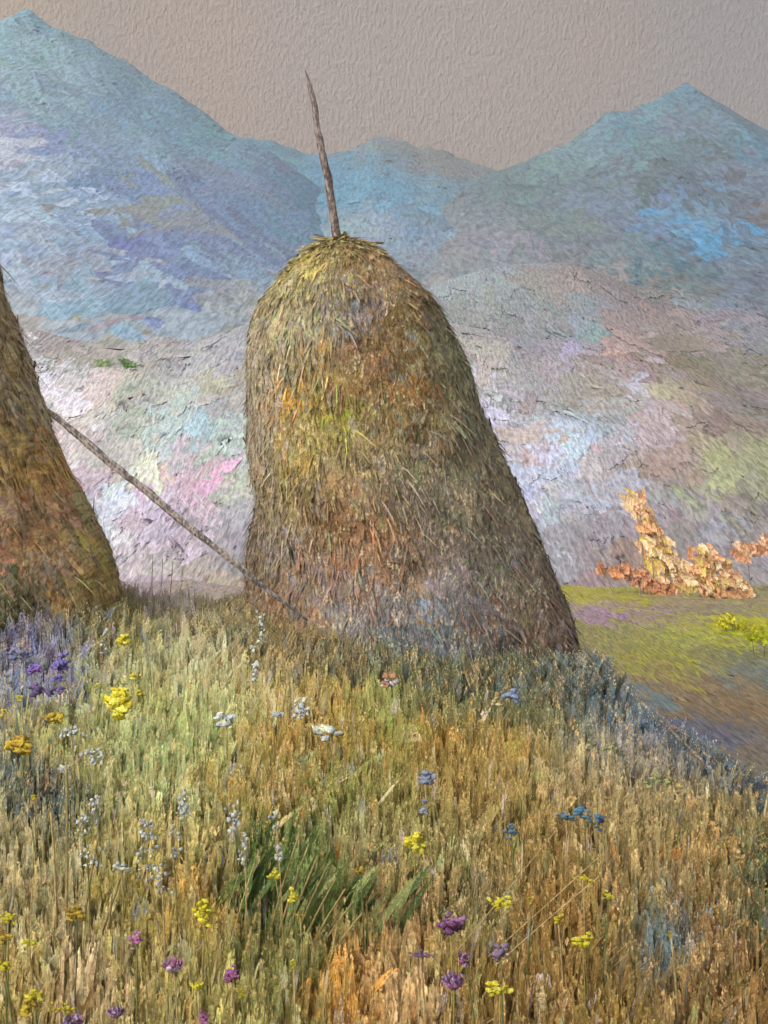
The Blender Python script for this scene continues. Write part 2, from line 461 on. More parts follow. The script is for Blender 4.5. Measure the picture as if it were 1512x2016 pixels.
A_RIGHT = [(1345, 172, 118, 150, 175), (1280, 215, 125, 160, 180), (1240, 270, 113, 155, 176), (1300, 290, 125, 155, 165), (1332, 270, 136, 140, 168), (1400, 285, 106, 122, 125),
 (1380, 240, 130, 140, 156), (1430, 260, 118, 155, 177), (1480, 300, 108, 145, 172), (1180, 290, 130, 156, 172), (1130, 340, 132, 158, 164), (1200, 340, 124, 140, 156), (1080, 380, 120, 140, 146),
 (1150, 400, 130, 145, 166), (1250, 350, 112, 124, 130), (1320, 350, 113, 130, 146), (1420, 330, 136, 146, 168), (1480, 350, 125, 140, 162), (1350, 425, 122, 160, 192), (1362, 460, 88, 150, 194),
 (1270, 440, 125, 130, 162), (1200, 430, 130, 140, 167), (1450, 430, 120, 125, 146), (1500, 430, 127, 120, 125), (1100, 450, 124, 140, 141), (1050, 480, 152, 145, 162), (1150, 500, 130, 135, 146),
 (1250, 520, 118, 134, 146), (1320, 520, 92, 130, 147), (1400, 520, 113, 124, 141), (1480, 520, 108, 125, 147), (1350, 580, 120, 120, 116), (1430, 590, 108, 125, 142), (1500, 600, 120, 120, 137), (1000, 540, 140, 146, 156)]
A_FOOT = [(100, 680, 165, 155, 155), (190, 660, 157, 147, 148), (220, 715, 150, 150, 130), (300, 700, 166, 162, 162), (350, 740, 166, 163, 162), (430, 700, 160, 161, 167), (450, 760, 168, 162, 140),  # pale anchors paint the valley mist into the hillside colour
 (200, 770, 192, 182, 172), (150, 800, 207, 197, 192), (100, 760, 207, 207, 218), (280, 770, 170, 176, 162), (300, 830, 166, 182, 182), (370, 830, 150, 182, 193), (440, 800, 166, 166, 167), (420, 880, 160, 182, 182),
 (330, 880, 166, 177, 182), (270, 880, 177, 182, 162), (290, 930, 188, 182, 150), (360, 930, 204, 168, 192), (400, 945, 204, 162, 186), (430, 900, 166, 176, 172), (440, 960, 160, 170, 150), (180, 930, 204, 180, 192),
 (220, 1000, 192, 203, 218), (150, 880, 192, 177, 177), (300, 1030, 192, 164, 192), (330, 1060, 176, 160, 172), (260, 1060, 187, 182, 187), (400, 1020, 166, 155, 166), (450, 1040, 150, 145, 156), (520, 1080, 140, 135, 146),
 (350, 1120, 166, 160, 150), (260, 1130, 192, 176, 182), (300, 1145, 188, 160, 182), (400, 1145, 166, 150, 132), (480, 1140, 142, 132, 117),
 (1000, 600, 135, 141, 137), (1100, 565, 141, 131, 126), (1180, 565, 141, 131, 131), (950, 620, 140, 146, 142), (1050, 640, 140, 140, 141), (1150, 620, 124, 136, 142), (1200, 605, 146, 136, 147), (1250, 620, 136, 126, 121),
 (1330, 640, 147, 131, 126), (1420, 655, 136, 126, 131), (1490, 670, 126, 126, 137), (950, 690, 178, 168, 157), (1000, 680, 150, 146, 151), (1080, 700, 145, 141, 152), (1140, 650, 118, 140, 152), (1150, 690, 162, 156, 184),
 (1190, 690, 180, 146, 130), (1250, 690, 164, 136, 130), (1290, 670, 162, 141, 136), (1230, 730, 152, 131, 131), (960, 740, 167, 162, 157), (1040, 740, 161, 156, 156), (1100, 750, 161, 151, 151), (1160, 770, 145, 138, 125),
 (1220, 770, 162, 157, 146), (1270, 760, 178, 173, 200), (1330, 720, 130, 120, 93), (1400, 710, 130, 125, 104), (1480, 720, 125, 120, 104), (960, 800, 190, 190, 212), (1000, 790, 156, 151, 161), (1060, 790, 151, 146, 131),
 (1130, 800, 156, 151, 141), (1190, 825, 150, 167, 172), (1270, 800, 167, 151, 156), (1330, 780, 173, 151, 130), (1360, 770, 167, 151, 119), (1420, 790, 135, 130, 125), (1490, 790, 125, 120, 115), (1080, 850, 172, 186, 206),
 (1150, 860, 170, 186, 208), (1200, 870, 177, 167, 178), (1240, 860, 188, 166, 178), (1280, 830, 172, 156, 161), (1350, 840, 151, 136, 126), (1440, 830, 136, 116, 105), (1500, 830, 141, 126, 110), (1040, 930, 168, 180, 212),
 (1030, 880, 172, 151, 140), (1120, 920, 172, 170, 170), (1180, 940, 156, 151, 151), (1180, 990, 164, 172, 194), (1100, 980, 166, 171, 182), (1070, 1000, 171, 171, 187), (1280, 910, 151, 131, 115), (1350, 920, 146, 131, 121),
 (1430, 900, 161, 161, 118), (1480, 930, 151, 151, 108), (1500, 970, 141, 141, 114), (1420, 960, 151, 151, 108), (1250, 980, 146, 136, 141), (1330, 1000, 141, 133, 141), (1400, 1010, 141, 141, 151), (1470, 1000, 131, 121, 121),
 (1060, 1060, 161, 156, 167), (1130, 1060, 146, 136, 141), (1200, 1080, 141, 131, 136), (1100, 1110, 151, 146, 156), (1180, 1130, 151, 131, 126), (1250, 1120, 152, 126, 110), (1320, 1130, 146, 126, 121), (1420, 1140, 141, 131, 136), (1490, 1140, 141, 131, 136)]
A_FIELD = [(1110, 1180, 168, 162, 55), (1180, 1178, 163, 157, 50), (1230, 1190, 163, 157, 45), (1150, 1202, 152, 130, 142), (1200, 1206, 158, 124, 147), (1300, 1190, 146, 136, 110), (1400, 1205, 136, 126, 110), (1440, 1225, 174, 168, 30),
 (1495, 1252, 168, 174, 22), (1120, 1240, 141, 131, 78), (1180, 1250, 136, 131, 78), (1260, 1270, 152, 147, 66), (1340, 1270, 147, 144, 78), (1280, 1310, 152, 147, 56), (1420, 1290, 131, 126, 78), (1490, 1300, 120, 119, 90),
 (1160, 1290, 141, 126, 78), (1200, 1330, 141, 121, 78), (1300, 1350, 136, 115, 78), (1400, 1370, 131, 110, 78), (1480, 1330, 108, 116, 112), (1480, 1410, 126, 105, 73), (1350, 1400, 126, 105, 73), (1200, 1370, 116, 128, 124),
 (1300, 1430, 84, 97, 120), (1390, 1460, 90, 94, 112), (1230, 1385, 95, 115, 125), (1340, 1445, 82, 92, 116), (1250, 1420, 122, 124, 112), (300, 1190, 170, 150, 165), (420, 1180, 160, 145, 130), (1450, 1480, 120, 108, 92)]  # slate blue anchors carry the stack's painted shadow on into the field


def patchy(P, paint, jit, var=0.09):
    return paint(P, jit, 2.4, var), paint(P, jit * 1.8, 2.4, var)


def build_mountain(key, label, A, ang0, ns, gain):
    h, D, R_ = mtn[key]
    A = [(a[0], a[1], a[2] * 0.96, a[3], a[4] * 0.98) for a in A] + [(a[0], a[1], a[2] * 1.08, a[3] * 1.08, a[4] * 1.08) for a in A_FOOT if a[1] < 800]
    A = [(a[0], a[1]) + tuple(c * (1.09 if a[1] > 430 and key == 'right' else 1.0) for c in a[2:5]) for a in A]  # lower slope anchors lightened, painting mist over the mountain foot
    paint = anchors(A, h, 180, D + 5, (1, 0, 1), gain)
    pxm = D / F
    xa, xb = at(-420 if key != 'right' else 620, 500, D)[0], at(1930 if key != 'left' else 1000, 500, D)[0]
    xs = np.linspace(xa * 1.25 if xa < 0 else xa, xb * 1.1, 260); ys = np.concatenate([np.linspace(D - R_ * 1.25, D - 8, 130), np.linspace(D - 5, D + 120, 14)])
    X, Y = np.meshgrid(xs, ys, indexing='ij'); Z = h(X, Y)
    P = np.stack([X, Y, Z], 2).reshape(-1, 3)
    mb = MB()
    ca, cb = patchy(P, paint, 3 * pxm, 0.03)
    mb.add(P, gridq(len(xs), len(ys)), ca, cb, np.stack([P[:, 0] / 40, P[:, 2] / 40, 0 * P[:, 0]], 1), 0)
    M = lambda u, v: np.stack([u, v, h(u, v)], -1)
    for n, L, W, T, jit, sp, o0 in ((int(ns * 0.4), 140, 70, 1.0, 8, 0.3, 0.4), (ns // 20, 44, 16, 1.6, 18, 0.7, 0.8), (int(ns * 0.26), 180, 100, 2.0, 9, 0.2, 1.2)) if key == 'left' else ((int(ns * 0.7), 120, 48, 0.9, 12, 0.25, 0.4), (int(ns * 0.25), 60, 22, 1.2, 18, 0.4, 0.8)):
        t = R.random(n) ** 1.15
        y = D - 5 - 0.42 * L * pxm * 1.6 - R_ * 0.93 * t
        fx0, fx1 = (-500, 900) if key == 'left' else ((250, 1350) if key == 'mid' else (820, 1900))
        px = R.uniform(fx0, fx1, n)
        x = (px - 756) / F * y
        P0 = M(x, y)
        c1, c2 = patchy(P0, paint, jit * pxm)
        a = ang0(px) + R.normal(0, sp, n)
        Ls = L * pxm * np.exp(R.normal(0, 0.35, n)); Ws = W * pxm * np.exp(R.normal(0, 0.3, n))
        strokes(mb, M, x, y, a, Ls, Ws, (R.random(n) * 1.2 + o0) * pxm, np.full(n, T * pxm), c1, c1 * 0.65 + c2 * 0.35, fv=1.6, knife=L > 100)
    setp(mb.build('mountain', [M_mtn, M_mtn_st]), label, 'mountain', 'blue mountains on the horizon', 'structure')


GM = 0.86
build_mountain('left', 'tall pale blue mountain with broad knife-cut facets above the left haystack', A_LEFT, lambda p: np.where(R.random(len(p)) < 0.6, -0.75, 0.8), 2600, GM)
build_mountain('mid', 'low teal blue ridge behind the wooden pole of the haystack', A_MID, lambda p: np.where(R.random(len(p)) < 0.5, -0.4, 1.2), 2600, GM)
build_mountain('right', 'grey blue mountain with one sharp peak at the right', A_RIGHT, lambda p: np.where(R.random(len(p)) < 0.25, 0.6, 1.5), 2600, GM * 0.78)


def build_foot():
    paint = anchors(A_FOOT + [a for a in A_LEFT + A_MID + A_RIGHT if a[1] > 480], foot_z, 40, 140, (1, 0, 1), 1.0)
    paint.c = paint.c * 0.8 + paint.c.mean(1)[:, None] * 0.2
    # anchors grow apart with distance: look them up in x/y and height/y of the slope they lie on
    paint.p = np.stack([paint.p[:, 0], 0 * paint.p[:, 0], paint.p[:, 2]], 1)
    AF = A_FOOT + [a for a in A_LEFT + A_MID + A_RIGHT if a[1] > 480]
    base = np.array([q for q in (hit(a[0], a[1], foot_z, 40, 140) for a in AF) if q is not None])
    key = lambda P: np.stack([P[:, 0] / np.maximum(P[:, 1], 1) * 90, 0 * P[:, 0], np.log(np.maximum(P[:, 1], 1)) * 60], 1)
    paint.p = key(base)
    ev = lambda P, j, v: paint(key(P), j, 2.4, v)
    ys = np.geomspace(40, 150, 330); xs = np.linspace(-0.75, 0.75, 360)
    S, Y = np.meshgrid(xs, ys, indexing='ij'); X = S * (Y + 15); Z = foot_z(X, Y)
    P = np.stack([X, Y, Z], 2).reshape(-1, 3)
    mb = MB()
    mb.add(P, gridq(360, 330), ev(P, 0.5, 0.03), ev(P, 1.2, 0.03), np.stack([P[:, 0] / 6, P[:, 2] / 3, 0 * P[:, 0]], 1), 0)
    M = lambda u, v: np.stack([u, v, foot_z(u, v)], -1)
    for n, L, W, T, jit in ((1600, 110, 48, 0.7, 0.7), (1500, 60, 26, 0.9, 0.9), (700, 28, 11, 1.3, 1.4)):
        y = np.exp(R.uniform(np.log(42), np.log(112), n)); x = R.uniform(-0.5, 0.5, n) * (y + 8)
        ok = y < foot_top(x) - 0.4 * L * y / F * 2; x, y = x[ok], y[ok]; n = len(x)
        P0 = M(x, y); pxm = y / F
        a = np.where(R.random(n) < 0.5, R.choice([-0.9, 0.9], n), R.choice([1.5, 0.1], n)) + R.normal(0, 0.35, n)
        strokes(mb, M, x, y, a, L * pxm * np.exp(R.normal(0, 0.35, n)), W * pxm * np.exp(R.normal(0, 0.3, n)),
                (R.random(n) * 1.5 + 0.3) * pxm, T * pxm, ev(P0, jit, 0.09), ev(P0, jit * 2.0, 0.1), fv=2.0)
    setp(mb.build('foothill', [M_hill, M_hill_st]), 'misty pale pink and grey hillside rising behind the haystacks', 'hillside', kind='structure')
build_foot()


def build_field():
    base = []; cols = []
    for a in A_FIELD:
        q = hit(a[0], a[1], valley_z, 8, 60)
        if q is not None: base.append(q); cols.append(a[2:5])
    key = lambda P: np.stack([P[:, 0] / np.maximum(P[:, 1], 1) * 90, 0 * P[:, 0], np.log(np.maximum(P[:, 1], 1)) * 60], 1)
    paint = Paint(key(np.array(base)), cols, (1, 1, 1), 0.95)
    ev = lambda P, j, v: paint(key(P), j, 2.4, v)
    ys = np.geomspace(9, 52, 110); xs = np.linspace(-0.8, 0.8, 130)
    S, Y = np.meshgrid(xs, ys, indexing='ij'); X = S * (Y + 10); Z = valley_z(X, Y)
    P = np.stack([X, Y, Z], 2).reshape(-1, 3)
    mb = MB()
    mb.add(P, gridq(130, 110), ev(P, 0.5, 0.03), ev(P, 1.2, 0.03), np.stack([P[:, 0] / 3, P[:, 1] / 6, 0 * P[:, 0]], 1), 0)
    M = lambda u, v: np.stack([u, v, valley_z(u, v)], -1)
    for n, L, W, T, jit in ((500, 110, 60, 1.6, 0.8), (3500, 60, 34, 2.0, 0.9), (5000, 26, 22, 2.2, 1.0)):
        y = np.exp(R.uniform(np.log(12), np.log(48), n)); x = R.uniform(-0.45, 0.5, n) * (y + 4)
        P0 = M(x, y); pxm = y / F
        a = R.normal(-0.2, 0.5, n)
        strokes(mb, M, x, y, a, L * pxm * np.exp(R.normal(0, 0.3, n)), W * pxm * 1.6 * np.exp(R.normal(0, 0.3, n)),
                (R.random(n) * 1.5 + 0.3) * pxm, T * pxm, ev(P0, jit, 0.07), ev(P0, jit * 2.0, 0.08), fv=4.0)
    setp(mb.build('field', [M_fld, M_fld_st]), 'yellow green field down in the valley right of the haystack', 'field', kind='structure')
build_field()


# -------------------------------------------------------------------- meadow
A_MEAD = [(1250, 1420, 72, 84, 96), (1350, 1465, 72, 80, 92), (1420, 1495, 84, 86, 90), (1180, 1390, 66, 80, 84), (1300, 1440, 70, 80, 94), (60, 1310, 118, 108, 150), (100, 1370, 108, 102, 132), (30, 1360, 102, 102, 112), (170, 1330, 126, 121, 95), (250, 1270, 136, 126, 70), (330, 1250, 152, 136, 102), (400, 1250, 157, 142, 107), (470, 1260, 146, 131, 95),  # leading blue-grey anchors paint the stack's shadow into the grass
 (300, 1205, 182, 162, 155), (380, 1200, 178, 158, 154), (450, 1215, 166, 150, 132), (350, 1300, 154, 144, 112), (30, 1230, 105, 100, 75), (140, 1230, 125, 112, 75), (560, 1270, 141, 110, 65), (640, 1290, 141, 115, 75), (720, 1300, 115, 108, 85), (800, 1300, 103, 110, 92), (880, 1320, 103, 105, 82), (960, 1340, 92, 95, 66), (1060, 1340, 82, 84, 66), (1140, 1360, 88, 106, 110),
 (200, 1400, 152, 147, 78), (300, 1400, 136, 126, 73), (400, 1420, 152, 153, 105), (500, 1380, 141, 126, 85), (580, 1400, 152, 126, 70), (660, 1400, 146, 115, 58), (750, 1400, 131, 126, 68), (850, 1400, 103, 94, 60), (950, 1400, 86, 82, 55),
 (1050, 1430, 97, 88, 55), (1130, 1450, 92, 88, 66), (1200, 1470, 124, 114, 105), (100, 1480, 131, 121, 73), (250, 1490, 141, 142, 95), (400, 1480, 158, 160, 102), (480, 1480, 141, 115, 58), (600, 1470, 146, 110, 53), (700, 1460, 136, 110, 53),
 (770, 1450, 126, 121, 58), (850, 1470, 137, 100, 42), (1000, 1480, 147, 115, 58), (1100, 1510, 152, 131, 90), (1300, 1520, 126, 110, 95), (1450, 1540, 121, 110, 90), (80, 1580, 62, 72, 78), (105, 1630, 70, 75, 68), (200, 1560, 136, 126, 78), (330, 1590, 157, 152, 102),
 (450, 1580, 141, 115, 58), (560, 1580, 136, 105, 58), (650, 1560, 121, 115, 58), (760, 1570, 131, 115, 63), (900, 1560, 141, 110, 58), (1020, 1580, 136, 108, 60), (1150, 1590, 142, 116, 80), (1300, 1600, 131, 110, 73), (1450, 1600, 115, 94, 58),
 (50, 1680, 146, 131, 95), (200, 1680, 141, 126, 73), (320, 1680, 152, 131, 80), (430, 1700, 141, 121, 73), (520, 1700, 66, 80, 38), (580, 1660, 72, 90, 42), (620, 1740, 93, 105, 52), (700, 1700, 141, 121, 80), (800, 1680, 131, 115, 68),
 (900, 1660, 131, 112, 68), (1000, 1680, 131, 105, 58), (1100, 1700, 136, 105, 58), (1250, 1680, 141, 115, 73), (1400, 1680, 152, 115, 68), (1500, 1700, 88, 90, 60), (60, 1820, 141, 121, 80), (150, 1850, 162, 142, 102), (250, 1820, 141, 121, 58),
 (400, 1820, 154, 115, 56), (520, 1820, 82, 90, 48), (620, 1850, 104, 100, 58), (700, 1830, 141, 115, 73), (800, 1850, 174, 126, 85), (850, 1870, 141, 115, 68), (950, 1830, 121, 105, 68), (1080, 1830, 132, 94, 46), (1200, 1830, 136, 105, 58),
 (1310, 1880, 92, 102, 104), (1420, 1850, 131, 94, 52), (1500, 1830, 88, 85, 55), (60, 1960, 152, 126, 73), (150, 1940, 180, 147, 112), (300, 1950, 141, 121, 68), (420, 1960, 154, 137, 78), (550, 1950, 110, 105, 58), (680, 1960, 186, 126, 56),
 (800, 1980, 190, 148, 104), (900, 1970, 131, 100, 48), (1050, 1980, 141, 105, 58), (1200, 1960, 131, 100, 48), (1350, 1970, 131, 100, 58), (1480, 1970, 131, 94, 53)]
gh = lambda x, y: meadow_z(x, y) + 0.30
kk = lambda P: np.stack([P[:, 0] / np.maximum(P[:, 1], 1) * 60, 0 * P[:, 0], np.log(np.maximum(P[:, 1], 0.5)) * 26], 1)
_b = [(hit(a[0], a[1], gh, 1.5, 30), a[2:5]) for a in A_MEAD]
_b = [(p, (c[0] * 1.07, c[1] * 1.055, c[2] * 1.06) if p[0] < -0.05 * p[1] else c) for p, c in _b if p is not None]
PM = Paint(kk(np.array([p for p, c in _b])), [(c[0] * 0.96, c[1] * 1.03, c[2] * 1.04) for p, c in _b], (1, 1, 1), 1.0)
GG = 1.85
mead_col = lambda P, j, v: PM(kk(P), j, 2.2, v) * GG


def build_meadow():
    ys = np.concatenate([np.linspace(-6, 2, 20), np.linspace(2.2, 26, 150)]); xs = np.linspace(-14, 12, 160)
    X, Y = np.meshgrid(xs, ys, indexing='ij'); Z = meadow_z(X, Y)
    P = np.stack([X, Y, Z], 2).reshape(-1, 3)
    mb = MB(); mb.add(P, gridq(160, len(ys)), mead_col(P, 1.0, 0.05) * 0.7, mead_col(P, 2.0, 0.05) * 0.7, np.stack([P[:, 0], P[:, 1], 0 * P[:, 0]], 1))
    setp(mb.build('meadow', M_mead), 'sloping ochre hay meadow under the haystacks', 'meadow', kind='structure')
    ps = [(-3000, -50), (3000, -50), (3000, 1700), (-3000, 1700)]
    mb = MB(); mb.add([(x, y, -6.0) for x, y in ps], [[0, 1, 2, 3]], lin((120, 115, 80)))
    setp(mb.build('ground', M_fld), 'flat valley floor reaching to the horizon below the fields', 'ground', kind='structure')

    g = MB()
    def sow(n, y0, y1, p=1.0):
        d = np.exp(R.uniform(np.log(y0), np.log(y1), n)) if p == 1 else R.uniform(y0, y1, n)
        x = R.uniform(-0.47, 0.47, n) * (d + 0.8)
        yc = np.interp(x, [-8, -5, -3, -1.4, 0.5, 1.7, 2.5, 4, 8], [14, 13, 10.6, 10.4, 12.4, 9.6, 6.0, 4.2, 3.0])
        ok = d < yc + 1.2
        x, d = x[ok], d[ok]
        return np.stack([x, d, meadow_z(x, d) - 0.02], 1)
    # thick dabs
    for n, wpx, h0, h1, j in ((12000, 44, 0.24, 0.48, 0.45), (17000, 20, 0.24, 0.52, 0.6), (15000, 9, 0.26, 0.58, 0.9), (6000, 3.0, 0.28, 0.62, 1.5)):
        B = sow(n, 2.6, 15); n = len(B); d = B[:, 1]
        hg = R.uniform(h0, h1, n) * np.clip(0.55 + d * 0.06, 0.6, 1.15) * np.clip(1 - 0.22 * (B[:, 0] - 0.9), 0.6, 1)
        Q = B + np.array([0, 0, 1.0]) * (hg * 0.62)[:, None]
        Q2 = Q.copy(); Q2[:, 2] = gh(Q[:, 0], Q[:, 1])
        # colour belongs to the patch of meadow the blade rises through
        s = (Q[:, 2] - CAM[2]) / (Q2[:, 2] - CAM[2]); Qe = Q.copy(); Qe[:, 0] = Q[:, 0] / s; Qe[:, 1] = Q[:, 1] / s
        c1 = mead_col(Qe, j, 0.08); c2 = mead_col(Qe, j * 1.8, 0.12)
        acc = lin(np.array([(222, 205, 160), (168, 178, 125), (150, 155, 95), (188, 130, 70), (120, 128, 128), (95, 105, 55), (205, 190, 185)])[R.integers(7, size=n)]) * 1.25
        pick = (R.random(n) < 0.13)[:, None] * R.uniform(0.3, 0.9, (n, 1))
        c1 = c1 * (1 - pick) + acc * pick; c2 = c2 * (1 - pick * 0.7) + acc * pick * 0.7
        lf = (B[:, 0] < -0.06 * d) & (R.random(n) < 0.16); ac2 = lin(np.array([(228, 220, 185), (190, 200, 150), (205, 205, 165)])[R.integers(3, size=n)])
        c1[lf] = c1[lf] * 0.45 + ac2[lf] * 0.55
        wd = wpx * d / F * np.exp(R.normal(0, 0.35, n)) * np.where(d < 4, 0.9, 1.0)
        lean = R.normal(0.01, 0.03, n) + np.where(R.random(n) < 0.06, R.normal(0.1, 0.12, n), 0)
        blades(g, B, hg, wd, R.normal(-0.15, 0.25, n), lean, R.normal(0, 0.06, n), c1, c2)
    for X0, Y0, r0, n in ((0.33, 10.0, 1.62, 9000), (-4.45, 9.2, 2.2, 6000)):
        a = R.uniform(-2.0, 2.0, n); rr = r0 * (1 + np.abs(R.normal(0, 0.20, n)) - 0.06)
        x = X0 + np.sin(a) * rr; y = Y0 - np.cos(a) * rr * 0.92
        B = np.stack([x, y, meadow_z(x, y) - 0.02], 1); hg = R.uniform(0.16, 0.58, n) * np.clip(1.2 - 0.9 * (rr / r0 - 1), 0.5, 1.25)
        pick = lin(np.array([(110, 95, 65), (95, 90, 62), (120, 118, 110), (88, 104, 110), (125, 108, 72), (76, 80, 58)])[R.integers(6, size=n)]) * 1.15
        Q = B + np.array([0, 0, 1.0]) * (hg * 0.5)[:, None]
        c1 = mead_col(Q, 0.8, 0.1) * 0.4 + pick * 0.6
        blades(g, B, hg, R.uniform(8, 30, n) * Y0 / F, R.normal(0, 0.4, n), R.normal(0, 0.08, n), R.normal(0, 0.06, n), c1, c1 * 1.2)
    n = 4200; f = R.random(n)                    # slate blue blades painting the stack's shadow down the crest
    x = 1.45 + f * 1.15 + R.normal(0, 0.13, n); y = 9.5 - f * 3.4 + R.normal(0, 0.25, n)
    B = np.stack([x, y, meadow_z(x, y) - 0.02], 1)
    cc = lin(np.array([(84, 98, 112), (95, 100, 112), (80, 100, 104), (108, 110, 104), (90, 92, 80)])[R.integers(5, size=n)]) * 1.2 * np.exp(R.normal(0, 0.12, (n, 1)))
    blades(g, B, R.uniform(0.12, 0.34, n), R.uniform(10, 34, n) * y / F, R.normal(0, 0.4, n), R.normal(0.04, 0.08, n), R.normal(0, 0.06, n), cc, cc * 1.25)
    setp(g.build('grass', M_grass), 'tall dry meadow grass in ochre, olive and straw tones', 'grass', kind='stuff')
build_meadow()


# ----------------------------------------------------------------- haystacks
A_HAY = [(660, 480, 152, 138, 92), (600, 510, 165, 150, 75), (560, 560, 152, 142, 98), (700, 520, 136, 110, 68), (760, 530, 152, 121, 90), (810, 580, 131, 110, 68), (860, 640, 108, 108, 84), (530, 640, 152, 142, 120), (600, 640, 146, 136, 100),
 (560, 700, 141, 131, 100), (640, 620, 126, 115, 84), (700, 640, 126, 100, 68), (760, 640, 121, 94, 57), (690, 612, 112, 119, 125), (800, 680, 115, 94, 52), (860, 700, 120, 115, 84), (900, 740, 142, 142, 112), (620, 700, 136, 121, 95), (700, 720, 126, 94, 62),
 (760, 740, 103, 83, 48), (830, 760, 138, 94, 46), (510, 780, 152, 142, 126), (580, 770, 172, 132, 54), (560, 840, 131, 115, 73), (640, 820, 131, 121, 58), (670, 830, 149, 144, 52), (740, 840, 120, 105, 63), (820, 850, 126, 105, 63), (880, 820, 120, 110, 84),
 (920, 860, 142, 137, 112), (520, 880, 152, 142, 126), (580, 900, 144, 121, 54), (640, 900, 120, 110, 73), (700, 900, 115, 100, 68), (780, 880, 115, 105, 84), (850, 920, 120, 110, 90), (940, 930, 131, 115, 84), (510, 950, 141, 126, 100), (560, 980, 147, 131, 95),
 (620, 980, 131, 110, 73), (680, 960, 126, 100, 63), (780, 960, 120, 110, 90), (870, 980, 115, 110, 90), (960, 1000, 126, 115, 90), (560, 1060, 137, 130, 126), (620, 1080, 131, 100, 73), (700, 1060, 142, 100, 68), (760, 1100, 142, 100, 73), (830, 1060, 120, 105, 84),
 (900, 1060, 115, 105, 90), (990, 1060, 126, 115, 100), (620, 1130, 108, 115, 121), (560, 1130, 131, 110, 84), (700, 1150, 126, 100, 80), (800, 1130, 120, 100, 73), (900, 1130, 120, 110, 105), (1000, 1140, 115, 105, 90), (580, 1200, 132, 100, 68),
 (680, 1200, 115, 110, 105), (760, 1200, 110, 105, 100), (850, 1190, 110, 105, 100), (940, 1180, 115, 110, 105), (1040, 1200, 115, 94, 73), (880, 1240, 103, 115, 121), (780, 1260, 98, 108, 111), (960, 1250, 108, 88, 73), (1060, 1260, 108, 88, 73), (640, 1260, 136, 110, 80), (1000, 1310, 72, 88, 90)]
A_HAY2 = [(10, 640, 126, 110, 80), (30, 720, 131, 115, 80), (60, 800, 152, 141, 121), (20, 820, 108, 94, 57), (60, 890, 152, 131, 78), (90, 930, 190, 134, 62), (30, 950, 168, 131, 84), (20, 1000, 141, 115, 100), (80, 1010, 141, 110, 78), (130, 1000, 152, 126, 110),
 (60, 1070, 180, 126, 88), (100, 1060, 152, 110, 78), (150, 1030, 110, 121, 78), (170, 1060, 131, 110, 78), (200, 1090, 154, 144, 66), (90, 1130, 131, 121, 110), (20, 1120, 82, 84, 57), (150, 1140, 131, 110, 68), (40, 1200, 88, 84, 57), (200, 1180, 141, 121, 73)]
OUT1 = [(480, 648, 700), (490, 622, 732), (506, 598, 757), (528, 574, 782), (558, 548, 812), (600, 518, 850), (660, 500, 884), (720, 490, 912), (800, 484, 938), (880, 486, 968), (960, 490, 1004), (1050, 496, 1046), (1150, 504, 1082), (1250, 508, 1125), (1330, 505, 1170), (1400, 495, 1220)]
OUT2 = [(240, -330, -250), (262, -370, -200), (310, -430, -130), (400, -510, -60), (540, -580, 2), (620, -620, 32), (700, -650, 62), (820, -690, 100), (930, -730, 132), (1020, -750, 166), (1100, -770, 198), (1180, -780, 216), (1300, -800, 236), (1400, -800, 246)]


